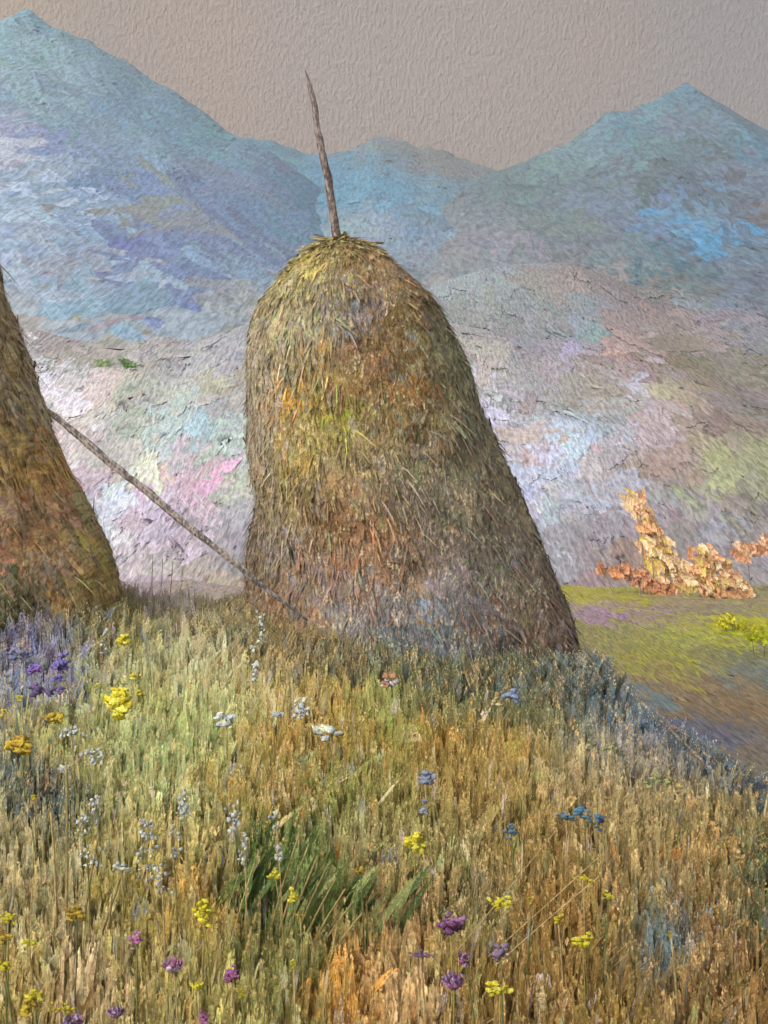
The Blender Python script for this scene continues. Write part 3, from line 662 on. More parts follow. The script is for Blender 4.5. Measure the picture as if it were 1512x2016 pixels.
def build_stack(outline, Y, A, gain, loc_px, label, seed, pole):
    rows = np.array(outline, float)
    zz = np.array([at(756, r, Y)[2] for r in rows[:, 0]]); k = Y / F
    cx = ((rows[:, 1] + rows[:, 2]) / 2 - 756) * k; rx = (rows[:, 2] - rows[:, 1]) / 2 * k
    o = np.argsort(zz); zz, cx, rx = zz[o], cx[o], rx[o]
    z0 = meadow_z(cx[0], Y) - 0.05
    top = zz[-1]
    # the mound is walked by angle (u, metres round the middle) and by v from 0 at the foot to vmax at the crown
    zt = np.linspace(z0, top, 120); rt = np.interp(zt, zz, rx); arc = np.r_[0, np.cumsum(np.hypot(np.diff(zt), np.diff(rt)))]
    arc = np.r_[arc, arc[-1] + rt[-1]]; zt = np.r_[zt, top + 0.03]; rt = np.r_[rt, 0.004]
    vmax = arc[-1]; RR = 1.2

    def M(u, v):
        th = np.asarray(u) / RR; v = np.clip(v, 0, vmax)
        z = np.interp(v, arc, zt); r = np.interp(v, arc, rt); c = np.interp(z, zz, cx)
        f = 1 + 0.13 * fbm(np.sin(th) * 2 + seed, z * 1.6 + np.cos(th) * 2, seed, 4) * np.clip(r / 0.3, 0, 1)
        return np.stack([c + np.sin(th) * r * f, Y - np.cos(th) * r * 0.92 * f, z + 0.03 * fbm(th * 3, z * 3, seed + 5, 2)], -1)
    base = []; cols = []
    uu, vv = np.meshgrid(np.linspace(-1.57, 1.57, 80) * RR, np.linspace(0, vmax, 160), indexing='ij')
    S = M(uu.ravel(), vv.ravel()); E = S - CAM
    dd = E @ FWD; spx = 756 + E[:, 0] / dd * F; spy = 1008 - (E @ UPV) / dd * F
    for a in A:
        i = np.argmin((spx - a[0]) ** 2 + (spy - a[1]) ** 2); base.append(S[i]); cols.append(a[2:5])
    cm = np.mean(np.array(cols, float), 0); cols = [tuple(np.array(c) * 0.95 + cm * 0.05) for c in cols]
    paint = Paint(base, cols, (1, 0.25, 1), gain)
    root = empty('haystack', (cx[0], Y, z0), label, 'haystack', 'haystacks in the meadow')
    mb = MB()
    nu, nv = 97, 90
    U, V = np.meshgrid(np.linspace(-np.pi, np.pi, nu) * RR, np.linspace(0, vmax, nv), indexing='ij')
    P = M(U.ravel(), V.ravel())
    mb.add(P, gridq(nu, nv), paint(P, 0.03, 2.4, 0.04) * 0.8, paint(P, 0.08, 2.4, 0.04) * 0.8, np.stack([P[:, 2], np.arctan2(P[:, 0] - cx[0], 1), 0 * P[:, 0]], 1))
    mb.build('hay_mound', M_hay, root)
    # matted layers of hay hanging down over the mound
    mb = MB()
    for n, L, W, T, jit, sp in ((2200, 84, 40, 1.3, 0.10, 0.5), (3000, 50, 22, 1.5, 0.14, 0.6), (2600, 26, 10, 1.8, 0.20, 0.8)):
        v = R.uniform(0.0, 1, n) ** 0.95 * (vmax - 0.06)
        u = R.uniform(-np.pi, np.pi, n) * RR
        P0 = M(u, v); r = np.interp(v, arc, rt)
        sc = np.clip(r / 0.4, 0.4, 1)
        a = np.pi / 2 + R.normal(0, sp, n)
        strokes(mb, M, u, v, a, L * k * np.exp(R.normal(0, 0.3, n)) * sc, W * k * np.exp(R.normal(0, 0.3, n)) * sc,
                (R.random(n) * 1.6 + 0.4) * k, np.full(n, T * k), paint(P0, jit, 2.4, 0.12), paint(P0, jit * 2, 2.4, 0.15), nu=6)
    mb.build('hay_layer', [M_hay, M_hay_st], root)
    # shaggy tufts drooping from the mound
    mb = MB()
    for n, l0, l1, w0, lift in ((3000, 0.26, 0.50, 0.040, 0.006), (9000, 0.16, 0.38, 0.013, 0.012), (16000, 0.10, 0.28, 0.006, 0.030), (1100, 0.14, 0.34, 0.024, 0.020)):
        v = R.uniform(0.0, 1, n) ** 0.9 * (vmax - 0.03); u = R.uniform(-np.pi, np.pi, n) * RR
        P0 = M(u, v); dn = M(u, v - 0.06) - P0; dn /= np.linalg.norm(dn, axis=1)[:, None] + 1e-9
        sd = M(u + 0.03, v) - P0; sd /= np.linalg.norm(sd, axis=1)[:, None] + 1e-9
        nm = np.cross(dn, sd); nm /= np.linalg.norm(nm, axis=1)[:, None] + 1e-9
        nm *= np.sign((nm * (P0 - np.stack([np.interp(P0[:, 2], zz, cx), np.full(n, Y), P0[:, 2] - 0.3], 1))).sum(1))[:, None]
        dr = dn + sd * R.normal(0, 0.34, (n, 1)); dr /= np.linalg.norm(dr, axis=1)[:, None]
        wv = np.cross(dr, nm); ns = 5; t = np.linspace(0, 1, ns)
        L_ = R.uniform(l0, l1, n)
        C = P0[:, None] - dr[:, None] * (0.3 * L_)[:, None, None] + dr[:, None] * (L_[:, None] * t)[..., None]
        C = C + nm[:, None] * (0.008 + lift * R.random((n, 1)) * (0.3 + t ** 1.3))[..., None]
        hw = 0.5 * w0 * np.exp(R.normal(0, 0.35, n))[:, None] * (1 - 0.5 * t ** 3)[None]
        PP = np.stack([C - wv[:, None] * hw[..., None], C + nm[:, None] * (hw * 0.10)[..., None], C + wv[:, None] * hw[..., None]], 2)
        q = gridq(ns, 3); kq = ns * 3
        Q = (q[None] + (np.arange(n) * kq)[:, None, None]).reshape(-1, 4)
        su = np.broadcast_to(t[None, :, None], (n, ns, 3)); sv = np.broadcast_to(np.array([0.0, 0.5, 1.0])[None, None], (n, ns, 3))
        sdd = np.broadcast_to(R.random((n, 1, 1)) * 50, (n, ns, 3))
        c1 = paint(P0, 0.08, 2.4, 0.10) * 1.15; c2 = paint(P0, 0.16, 2.4, 0.16) * 1.15
        if n == 1100:                      # odd wisps: bleached, rusty, green, slate
            ac = lin(np.array([(150, 150, 150), (165, 120, 70), (130, 132, 80), (118, 124, 132), (165, 155, 125), (150, 105, 75)])[R.integers(6, size=n)]) * 1.1
            c1 = c1 * 0.45 + ac * 0.55; c2 = c2 * 0.6 + ac * 0.4
        mb.add(PP.reshape(-1, 3), Q, np.repeat(c1, kq, 0), np.repeat(c2, kq, 0), np.stack([su, sv, sdd], 3).reshape(-1, 3))
    mb.build('hay_tufts', M_hay_tuft, root)
    mb = MB()
    for n, L, W, jit, lf in ((2200, 84, 40, 0.08, 0.014), (2400, 40, 18, 0.16, 0.018)):
        v = R.uniform(0.0, 1, n) ** 0.9 * (vmax - 0.08); u = R.uniform(-np.pi, np.pi, n) * RR
        P0 = M(u, v); sc = np.clip(np.interp(v, arc, rt) / 0.5, 0.35, 1)
        c1 = paint(P0, jit, 2.4, 0.12) * 1.12
        ac = lin(np.array([(150, 150, 142), (165, 125, 75), (135, 138, 88), (118, 124, 130), (170, 160, 128), (152, 108, 76), (140, 128, 130)] if seed == 3 else [(210, 135, 62), (190, 122, 75), (112, 138, 128), (120, 138, 82), (165, 160, 85), (175, 150, 135), (150, 150, 150)])[R.integers(7, size=n)]) * 1.15
        pk = (R.random((n, 1)) < (0.22 if seed == 3 else 0.36)) * R.uniform(0.3, 0.8, (n, 1)); c1 = c1 * (1 - pk) + ac * pk
        strokes(mb, M, u, v, np.pi / 2 + R.normal(0, 0.6, n), L * k * sc * np.exp(R.normal(0, 0.3, n)), W * k * sc * np.exp(R.normal(0, 0.3, n)),
                lf * R.uniform(0.6, 1.3, n), np.full(n, 0.9 * k), c1, paint(P0, jit * 1.5, 2.4, 0.15) * 1.1, nu=6, mat=0)
    mb.build('hay_wads', M_hay_dab, root)
    # loose straws standing off the surface
    mb = MB(); n = 5200
    v = R.uniform(0.0, 1, n) * (vmax - 0.05); u = R.uniform(-np.pi, np.pi, n) * RR
    P0 = M(u, v); P1 = M(u, v - 0.05); up = P0 - P1; up /= np.linalg.norm(up, axis=1)[:, None] + 1e-9
    nrm = P0 - np.stack([np.interp(P0[:, 2], zz, cx), np.full(n, Y), P0[:, 2] - 0.2], 1); nrm /= np.linalg.norm(nrm, axis=1)[:, None]
    side = np.cross(up, nrm)
    Ls = R.uniform(0.06, 0.24, n)[:, None]
    dirv = -up * R.uniform(0.5, 1, (n, 1)) + nrm * R.uniform(0.1, 0.6, (n, 1)) + side * R.normal(0, 0.35, (n, 1))
    wv = np.cross(dirv, nrm); wv /= np.linalg.norm(wv, axis=1)[:, None] + 1e-9
    tt = np.array([0, 0.5, 1.0]); wd = np.array([1, 0.9, 0.3])
    C = P0[:, None] + dirv[:, None] * (Ls[:, None] * tt[None, :, None]) - np.array([0, 0, 0.3]) * (Ls[:, None] * (tt ** 2)[None, :, None])
    ww = R.uniform(0.004, 0.010, n)[:, None, None] * wd[None, :, None] * wv[:, None]
    PP = np.stack([C - ww, C + ww], 2).reshape(-1, 3)
    q = gridq(3, 2); Q = (q[None] + (np.arange(n) * 6)[:, None, None]).reshape(-1, 4)
    cc = paint(P0, 0.1, 2.4, 0.25) * 1.05
    mb.add(PP, Q, np.repeat(cc, 6, 0), np.repeat(cc * 1.1, 6, 0))
    mb.build('loose_straw', M_hay, root)
    if pole:
        mb = MB()
        pts = np.array([at(a, b, Y) for a, b in ((682, 560), (668, 490), (655, 410), (640, 330), (627, 260), (616, 200), (610, 168))])
        t = np.linspace(0, 1, 34); pp = np.stack([np.interp(t, np.linspace(0, 1, 7), pts[:, i]) for i in range(3)], 1)
        pp[:, 0] += 0.006 * np.sin(t * 17)
        tube(mb, pp, np.interp(t, [0, 1], [0.044, 0.022]), lin((112, 96, 88)), lin((165, 150, 145)), 10, 0.10)
        mb.build('pole', M_wood, root)
        mb = MB()
        tip = np.array([at(a, b, Y) for a, b in ((610, 169), (607, 158), (604, 148), (601, 138))])
        tube(mb, tip, [0.019, 0.013, 0.008, 0.004], lin((140, 125, 115)), lin((160, 145, 132)), 6, 0.15)
        mb.build('pole_tip', M_wood, root)
        mb = MB()
        c0 = at(664, 478, Y - 0.04)
        for i in range(46):
            a = R.uniform(0, 2 * np.pi); r = R.uniform(0.04, 0.22)
            p = c0 + np.array([math.cos(a) * r, math.sin(a) * r * 0.8, -r * 0.45 + 0.02])
            e = p + np.array([math.cos(a) * 0.09, math.sin(a) * 0.09, R.uniform(-0.1, 0.05)])
            col = lin([(165, 150, 105), (185, 165, 60), (120, 95, 55), (150, 135, 110)][i % 4])
            tube(mb, [c0 * 0.3 + p * 0.7, p, e], [0.018, 0.016, 0.006], col, col * 0.8, 6, 0.2)
        mb.build('crown_tuft', M_hay, root)
    return M, root


GH = 1.2
build_stack(OUT1, 10.0, A_HAY, GH, None, 'tall rounded brown green haystack with a wooden pole through its top', 3, True)
build_stack(OUT2, 9.2, A_HAY2, GH * 1.65, None, 'large haystack cut off by the left edge, its sloping right flank beside the slanting pole', 8, False)


# --------------------------------------------------------------- slanting pole
def build_prop():
    a = at(102, 815, 8.9); b = at(604, 1222, 8.4)
    root = empty('slanting_pole', b, 'weathered grey wooden pole slanting from the left haystack down into the meadow grass', 'pole')
    mb = MB(); t = np.linspace(0, 1, 40)[:, None]
    p = a + (b - a) * t; p[:, 2] -= 0.012 * np.sin(t[:, 0] * np.pi); p[:, 0] += 0.008 * np.sin(t[:, 0] * 21)
    c = np.where(t < 0.35, lin((150, 122, 98)), lin((104, 104, 118)))
    tube(mb, p, np.interp(t[:, 0], [0, 0.1, 0.5, 0.8, 1], [0.022, 0.030, 0.028, 0.022, 0.008]), lin((112, 104, 104)), lin((178, 165, 152)), 10, 0.12)
    mb.build('shaft', M_wood, root)
    mb = MB(); tube(mb, [a - (b - a) * 0.02, a + (b - a) * 0.015], [0.016, 0.026], lin((178, 162, 132)), lin((195, 180, 150)), 10, 0.12)
    mb.build('pole_tip', M_wood, root)
build_prop()


# ---------------------------------------------------------------- far bushes
def bush(name, label, cat, spots, Y, cols, stem, group, hz=valley_z, leaf=14):
    pts = [(at(px, py, Y), r * Y / F) for px, py, r in spots]
    cx = np.mean([p[0][0] for p in pts]); zg = min(float(hz(cx, Y)), min(p[0][2] for p in pts))
    root = empty(name, (cx, Y, zg), label, cat, group)
    mb = MB(); k = Y / F
    for c, r in pts:
        n = max(10, int(5.0 * (r / (leaf * k)) ** 2) + 6)
        d = R.normal(0, 1, (n, 3)); d /= np.linalg.norm(d, axis=1)[:, None]; d *= R.random((n, 1)) ** 0.45
        s_ = leaf * k * np.exp(R.normal(0, 0.35, n))
        ca = lin(np.array(cols)[R.integers(len(cols), size=n)]) * np.exp(R.normal(0, 0.08, (n, 1))) * 1.3
        B = c + d * r * np.array([1.4, 0.9, 1.15]) - np.array([0, 0, 1]) * s_[:, None]
        blades(mb, B, s_ * 2.0, s_ * np.exp(R.normal(0.25, 0.4, n)), R.normal(0, 0.5, n), R.normal(-1.1, 0.5, n) * s_, R.normal(0, 0.3, n) * s_, ca, ca * 1.12, 6, 0.25)
    mb.build('crown', M_bush, root)
    for c, r in pts[::2] if len(pts) > 3 else pts:
        mb = MB()
        f = np.array([c[0] + (cx - c[0]) * 0.3, Y, zg - 0.05])
        tube(mb, [f, (f + c) / 2 + R.normal(0, 0.02, 3) * r, c], [1.3 * k, 0.9 * k, 0.6 * k], lin(stem), lin(stem) * 1.3, 6, 0.15)
        mb.build('stem', M_wood, root)
    return root


M_bush_solid = paint_mat('bush_dab', 40 / F, 0.9, cut=False, rough=0.45)
OR = [(228, 182, 142), (220, 172, 130), (210, 155, 112), (234, 192, 156), (198, 172, 100)]
gb = 'autumn shrubs in the valley'
bush('autumn_shrub', 'peach orange shrub rising to a point, nearest the misty hillside', 'shrub',
     [(1258, 975, 12), (1268, 1010, 16), (1282, 1045, 20), (1300, 1080, 26), (1325, 1110, 26), (1350, 1130, 22), (1345, 1162, 18), (1300, 1150, 16)], 43, OR, (140, 124, 122), gb, leaf=9)
bush('autumn_shrub', 'broad peach shrub spreading low beside the pointed one', 'shrub',
     [(1385, 1095, 22), (1410, 1115, 26), (1440, 1140, 24), (1462, 1165, 18), (1400, 1150, 22), (1375, 1130, 20), (1420, 1175, 16)], 41, OR + [(200, 150, 110)], (140, 124, 122), gb, leaf=9)
bush('autumn_shrub', 'orange shrub cut off by the right edge', 'shrub',
     [(1470, 1082, 12), (1492, 1078, 15), (1520, 1068, 20), (1550, 1075, 24)], 42, [(218, 162, 128), (210, 152, 118), (226, 176, 142)], (140, 124, 122), gb, leaf=9)
bush('autumn_shrub', 'rusty low shrub in mauve ground left of the two peach shrubs', 'shrub',
     [(1190, 1120, 12), (1225, 1125, 15), (1262, 1135, 17), (1285, 1155, 15), (1315, 1165, 14)], 42.5, [(190, 130, 90), (200, 145, 110), (175, 125, 100)], (140, 124, 122), gb, leaf=6)
gy = 'yellow gorse at the field edge'
bush('yellow_bush', 'lemon yellow bush at the right edge of the field', 'bush', [(1440, 1222, 12), (1465, 1232, 12), (1425, 1228, 9), (1490, 1236, 10)], 33, [(200, 190, 45), (185, 180, 50), (175, 165, 60)], (110, 100, 60), gy, leaf=4.5)
bush('yellow_bush', 'acid green bush low at the right edge below the lemon one', 'bush', [(1480, 1252, 10), (1505, 1256, 12), (1530, 1256, 12)], 29, [(185, 188, 35), (170, 176, 40)], (110, 100, 60), gy, leaf=4.5)
gd = 'dark green bushes far up the misty slope'
for (bx, by), lab, cl in (((254, 718), 'small dark green bush on the misty slope, nearer the main haystack', [(95, 125, 70), (110, 140, 85)]),
                          ((204, 716), 'small pale green bush on the misty slope, nearer the left haystack', [(130, 150, 105), (120, 140, 95)])):
    q = hit(bx, by + 8, foot_z, 44, 140)
    if q is None: q = hit(bx, by + 40, foot_z, 44, 140)
    bush('small_bush', lab, 'bush', [(bx - 5, by - 4, 7), (bx + 6, by, 6)], float(q[1]), cl, (90, 90, 70), gd, foot_z, 5)


# -------------------------------------------------------------------- flowers
def ground_under(px, py, stem):
    """where a flower head seen at this pixel stands if its stem is this tall"""
    q = hit(px, py, lambda x, y: meadow_z(x, y) + stem, 1.5, 30)
    return q


STEMC = [(165, 150, 85), (120, 125, 70), (190, 165, 115)]
def flower(name, label, cat, px, py, w, h, cols, group, kind='dab', stem=0.54, n=None, centre=None):
    c = ground_under(px, py, stem)
    if c is None:
        c = at(px, py, 12)
    c = c.copy(); k = c[1] / F; W = w * k; H = h * k
    g = float(meadow_z(c[0], c[1]))
    root = empty(name, (c[0], c[1], g), label, cat, group)
    mb = MB()
    bx = c[0] + R.normal(-0.01, 0.03)
    low = c - np.array([0, 0, H * 0.35])
    t = np.linspace(0, 1, 7)[:, None]
    p = np.array([bx, c[1] + 0.02, g - 0.02]) * (1 - t) + low * t; p[:, 0] += 0.012 * np.sin(t[:, 0] * 3)
    sc = lin(STEMC[R.integers(3)])
    tube(mb, p, np.linspace(0.0035, 0.0025, 7), sc, sc * 1.2, 6, 0.1)
    mb.build('stem', M_stalk, root)
    mb = MB()
    if kind == 'dab':                                   # flat-topped cluster of thick dabs
        n = int((n or 9) * 1.9)
        for i in range(n):
            d = np.array([np.clip(R.normal(0, 0.27), -0.6, 0.6) * W, R.uniform(-0.4, 0.4) * min(W, 0.05), np.clip(R.normal(0, 0.27), -0.6, 0.6) * H])
            s = max(min(W, H) * R.uniform(0.13, 0.28), 2.2 * k)
            col = lin(cols[R.integers(len(cols))])
            blob(mb, c + d, (s * 1.5, s * 0.35, s * 0.85), col, col * 0.9, 8, 6, 0.26, rot=R.normal(0, 0.3, 3))
        mb.build('blossom', M_petal, root)
    elif kind == 'cup':                                 # ring of ruffled petals, darker outside
        for ring, (m, rr, hh) in enumerate(((7, 0.50, 0.55), (6, 0.36, 0.75), (4, 0.2, 0.85))):
            for i in range(m):
                a = 2 * np.pi * (i + 0.5 * ring) / m + R.normal(0, 0.15)
                u, v = np.meshgrid(np.linspace(0, 1, 6), np.linspace(-1, 1, 5), indexing='ij')
                rad = W * rr * (0.25 + 0.85 * np.sin(u * 1.5)) * (1 + 0.10 * R.normal(0, 1, u.shape))
                an = a + v * (0.62 * np.sin(np.pi * (0.18 + 0.72 * u))) * (1.0 if ring else 0.9)
                z = H * (-0.5 + hh * u * (1 - 0.18 * v ** 2)) + 0.06 * H * R.normal(0, 1, u.shape)
                P = np.stack([c[0] + np.cos(an) * rad, c[1] + np.sin(an) * rad * 0.8, c[2] + z], 2).reshape(-1, 3)
                col = lin(cols[R.integers(len(cols))]) * 1.3
                tip = np.clip(u.ravel() * 1.1, 0, 1)[:, None]
                cc = col * (1 - 0.45 * tip) + lin(cols[-1]) * 0.45 * tip
                mb.add(P, gridq(6, 5), cc, cc * 0.8, np.stack([u.ravel(), v.ravel() * 0.5 + 0.5, np.full(30, R.random() * 50)], 1))
        mb.build('petals', M_petal, root)
    elif kind == 'spike':                               # many little florets up the stem
        n = int((n or 26) * 1.3)
        for i in range(n):
            d = np.array([R.normal(0, 0.24) * W, R.normal(0, 0.01), R.uniform(-0.5, 0.5) * H])
            s = R.uniform(1.8, 4.8) * k
            col = lin(cols[R.integers(len(cols))])
            mb = MB()
            blob(mb, c + d, (s, s * 0.5, s * 1.15), col, col * 0.9, 7, 5, 0.32)
            mb.build('floret', M_petal, root)
        mb = MB(); q = c - np.array([0, 0, H * 0.5])
        tube(mb, [q, c, c + np.array([0.004, 0, H * 0.5])], [0.003, 0.0025, 0.001], sc, sc, 5, 0.1)
        mb.build('spike_stem', M_stalk, root)
    return root


YEL = [(245, 230, 70), (248, 236, 95), (230, 212, 50), (240, 222, 60)]
YOR = [(215, 185, 60), (225, 200, 70), (190, 150, 60)]
gyf = 'yellow meadow flowers'
for px, py, w_, h_, cols, lab in (
    (815, 1658, 42, 26, YEL, 'bright flat yellow flower alone in the meadow straight below the haystack'),
    (400, 1797, 26, 40, YEL, 'tall oval yellow blossom above orange grass, left of the dark green clump'),
    (399, 1841, 12, 10, YOR, 'tiny yellow flower right under the tall oval yellow blossom'),
    (541, 1720, 22, 18, YEL, 'small yellow flower at the left edge of the dark green grass clump'),
    (578, 1762, 18, 26, YEL, 'slender yellow flower in the middle of the dark green grass clump'),
    (590, 1802, 20, 10, YOR, 'dull yellow flower low among the dark green blades'),
    (577, 1900, 12, 26, YEL, 'narrow upright yellow bud at the foot of the dark green clump'),
    (390, 1940, 20, 18, YEL, 'small yellow flower to the lower right of the magenta peony'),
    (474, 1957, 11, 22, YEL, 'thin yellow bud below the small mauve pink flower'),
    (66, 1960, 32, 20, YEL, 'round yellow flower in the bottom left corner above the flat one'),
    (126, 1985, 44, 12, YEL, 'wide flat yellow flower in the bottom left corner'),
    (50, 1984, 22, 24, YOR, 'orange yellow flower lowest in the bottom left corner'),
    (14, 1808, 28, 16, YEL, 'yellow flower at the left edge, topmost of the three there'),
    (8, 1846, 16, 22, YOR, 'yellow flower at the left edge, middle of the three there'),
    (8, 1902, 22, 20, YEL, 'pale yellow flower at the left edge, lowest of the three there'),
    (56, 1857, 42, 14, YEL, 'flat pale yellow flower just in from the left edge'),
    (150, 1797, 30, 22, YOR, 'olive yellow flower beside the tall bare stalks at lower left'),
    (40, 1466, 36, 30, YOR, 'golden yellow flower left of the lying white umbel'),
    (68, 1566, 12, 14, YEL, 'small yellow flower below the golden one at the left'),
    (245, 1260, 20, 26, YEL, 'yellow flower highest up the slope, right of the left haystack'),
    (262, 1331, 24, 12, YEL, 'yellow flower between the lilac blooms and the grass, nearest the highest one'),
    (195, 1350, 30, 9, YEL, 'low streak of yellow petals right beside the lilac blooms'),
    (278, 1364, 22, 12, YEL, 'yellow flower right of the low yellow streak'),
    (232, 1385, 34, 44, YEL, 'large ragged yellow cluster below the lilac blooms'),
    (112, 1414, 46, 18, YOR, 'broad golden cluster under the purple flower patch'),
    (5, 1403, 10, 14, YEL, 'tiny yellow flower at the left edge beside the purple patch'),
    (40, 1374, 12, 10, YEL, 'tiny yellow flower inside the purple flower patch'),
    (984, 1778, 32, 20, YEL, 'ragged yellow flower at the tip of a long bent stalk'),
    (1046, 1772, 12, 12, YOR, 'tiny yellow flower beside the ragged one at the bent stalk'),
    (1098, 1808, 18, 14, YEL, 'small yellow flower above the dark green leaf at right'),
    (1146, 1852, 32, 22, YEL, 'yellow flower lower right of the dark green leaf'),
    (1146, 1728, 28, 12, YEL, 'yellow flower highest among those at the right'),
    (1197, 1764, 32, 12, YEL, 'yellow flower farthest right in the meadow'),
    (982, 1945, 38, 20, YEL, 'scattered yellow cluster right of the purple magenta peony'),
    (708, 1712, 18, 16, YOR, 'dull yellow flower right of the dark green clump'),
    (1320, 1840, 10, 14, YOR, 'faint yellow flower above the blue grey leaf at lower right'),
):
    flower('yellow_flower', lab, 'flower', px, py, w_, h_, cols, gyf, 'dab', n=max(5, int(w_ * h_ / 55)))
gp = 'pink and purple meadow flowers'
MAG = [(215, 100, 165), (230, 135, 190), (190, 75, 145), (245, 210, 232)]
PUR = [(140, 80, 135), (175, 105, 165), (105, 55, 105), (232, 200, 228)]
LIL = [(190, 145, 195), (205, 165, 205), (175, 125, 180), (225, 195, 225)]
for px, py, w_, h_, cols, lab, kd in (
    (340, 1895, 40, 36, MAG, 'round magenta peony on a thin straight stem at lower left', 'cup'),
    (892, 1925, 44, 42, PUR, 'purple magenta peony with pale petal edges at bottom centre', 'cup'),
    (228, 1990, 34, 24, PUR, 'violet flower at the bottom edge below the magenta peony', 'cup'),
    (146, 2006, 42, 22, PUR, 'deep purple flower touching the bottom edge at left', 'cup'),
    (268, 1850, 18, 32, [(205, 120, 175), (225, 160, 200)], 'slim pale pink flower upper left of the magenta peony', 'dab'),
    (454, 1917, 24, 22, [(200, 130, 180), (180, 105, 160)], 'small mauve pink flower right of the magenta peony', 'dab'),
    (400, 1998, 16, 34, [(200, 120, 175), (220, 150, 195)], 'slim pink flower at the bottom edge right of the magenta peony', 'dab'),
    (886, 1818, 34, 34, [(150, 95, 140), (170, 120, 160), (120, 75, 115)], 'ragged dusky purple flower highest of those at bottom centre', 'dab'),
    (915, 1888, 18, 32, PUR, 'leaning purple petal tuft just above the purple magenta peony', 'dab'),
    (826, 1880, 44, 14, [(160, 125, 160), (140, 110, 145)], 'flat washed out purple flower left of the purple magenta peony', 'dab'),
    (985, 1876, 34, 26, [(150, 130, 150), (165, 140, 165)], 'faint lilac flower right of the leaning purple tuft', 'dab'),
):
    flower('pink_flower' if 'pink' in lab else ('peony' if 'peony' in lab else 'purple_flower'), lab, 'flower', px, py, w_, h_, cols, gp, kd)
for px, py, w_, h_, cols, lab in (
    (66, 1316, 34, 18, [(150, 115, 200), (170, 135, 210)], 'light violet flower in the purple patch at left, nearest the edge'),
    (120, 1308, 24, 34, [(130, 120, 190), (145, 132, 195)], 'blue violet flower topmost in the purple patch at left'),
    (116, 1335, 18, 14, [(125, 115, 200), (140, 128, 205)], 'vivid violet flower right below the topmost one of the purple patch'),
    (45, 1290, 40, 20, [(140, 140, 165), (120, 125, 160)], 'grey blue flower above the purple patch at left'),
    (85, 1358, 60, 26, [(110, 95, 135), (125, 105, 150)], 'dull purple flower lowest in the purple patch at left'),
):
    flower('violet_flower', lab, 'flower', px, py, w_, h_, cols, 'violet flowers in the purple patch', 'dab', n=10)
gw = 'white meadow flowers'
WH = [(232, 235, 228), (215, 222, 215), (238, 240, 205), (205, 215, 225)]
for px, py, w_, h_, lab, kd, n in (
    (290, 1675, 42, 130, 'tall white spike of small bells in the lower left meadow', 'spike', 34),
    (318, 1730, 40, 60, 'white spike leaning right of the tall one', 'spike', 16),
    (190, 1585, 26, 34, 'white blossom head upper left among yellow grass', 'spike', 12),
    (168, 1622, 50, 40, 'cream blossom spray below the white blossom head', 'spike', 20),
    (172, 1690, 60, 50, 'thin white spray below the cream blossom spray', 'spike', 14),
    (360, 1585, 34, 60, 'bluish white spike upper centre of the white flowers', 'spike', 16),
    (340, 1660, 36, 70, 'loose white spray between the tall spike and the long one', 'spike', 14),
    (462, 1615, 26, 70, 'long pale green white spike left of the dark green clump, upper part broad', 'spike', 24),
    (482, 1680, 22, 80, 'drooping cream spike hanging beside the long pale one', 'spike', 18),
    (544, 1615, 12, 40, 'narrow bluish white flower above the dark green clump', 'spike', 9),
    (548, 1678, 20, 26, 'small white flower tucked in the dark green clump', 'spike', 9),
    (186, 1490, 70, 30, 'white umbel lying sideways at the left', 'spike', 26),
    (130, 1512, 26, 14, 'small white flower with yellow heart under the white umbel', 'dab', 7),
    (238, 1706, 26, 22, 'cream drooping flower left of the tall white spike', 'dab', 7),
    (140, 1440, 50, 16, 'tiny white blossoms below the golden cluster at left', 'spike', 14),
    (205, 1262, 14, 52, 'upright white dab of blossom beside the left haystack', 'spike', 9),
    (515, 1235, 14, 70, 'bluish white spike at the left foot of the main haystack', 'spike', 14),
    (503, 1300, 16, 80, 'white spike below the bluish one at the haystack foot', 'spike', 14),
    (592, 1395, 46, 44, 'snowy cluster of white blossoms below the haystack', 'spike', 26),
    (545, 1408, 26, 14, 'flat white flower left of the snowy cluster', 'dab', 7),
    (640, 1438, 46, 28, 'greenish white flower right below the snowy cluster', 'dab', 8),
    (445, 1420, 34, 24, 'white flower bending over pale green leaves', 'dab', 8),
    (690, 1238, 40, 14, 'pale blue white flower low against the haystack', 'dab', 6),
    (638, 1182, 20, 16, 'pale blue flower against the haystack near the pole end', 'dab', 5),
):
    flower('white_flower', lab, 'flower', px, py, w_, h_, WH, gw, kd, n=n, stem=0.58 if kd == 'spike' else 0.54)
gbl = 'blue meadow flowers'
BLU = [(85, 130, 155), (105, 145, 165), (80, 115, 150), (130, 160, 172)]
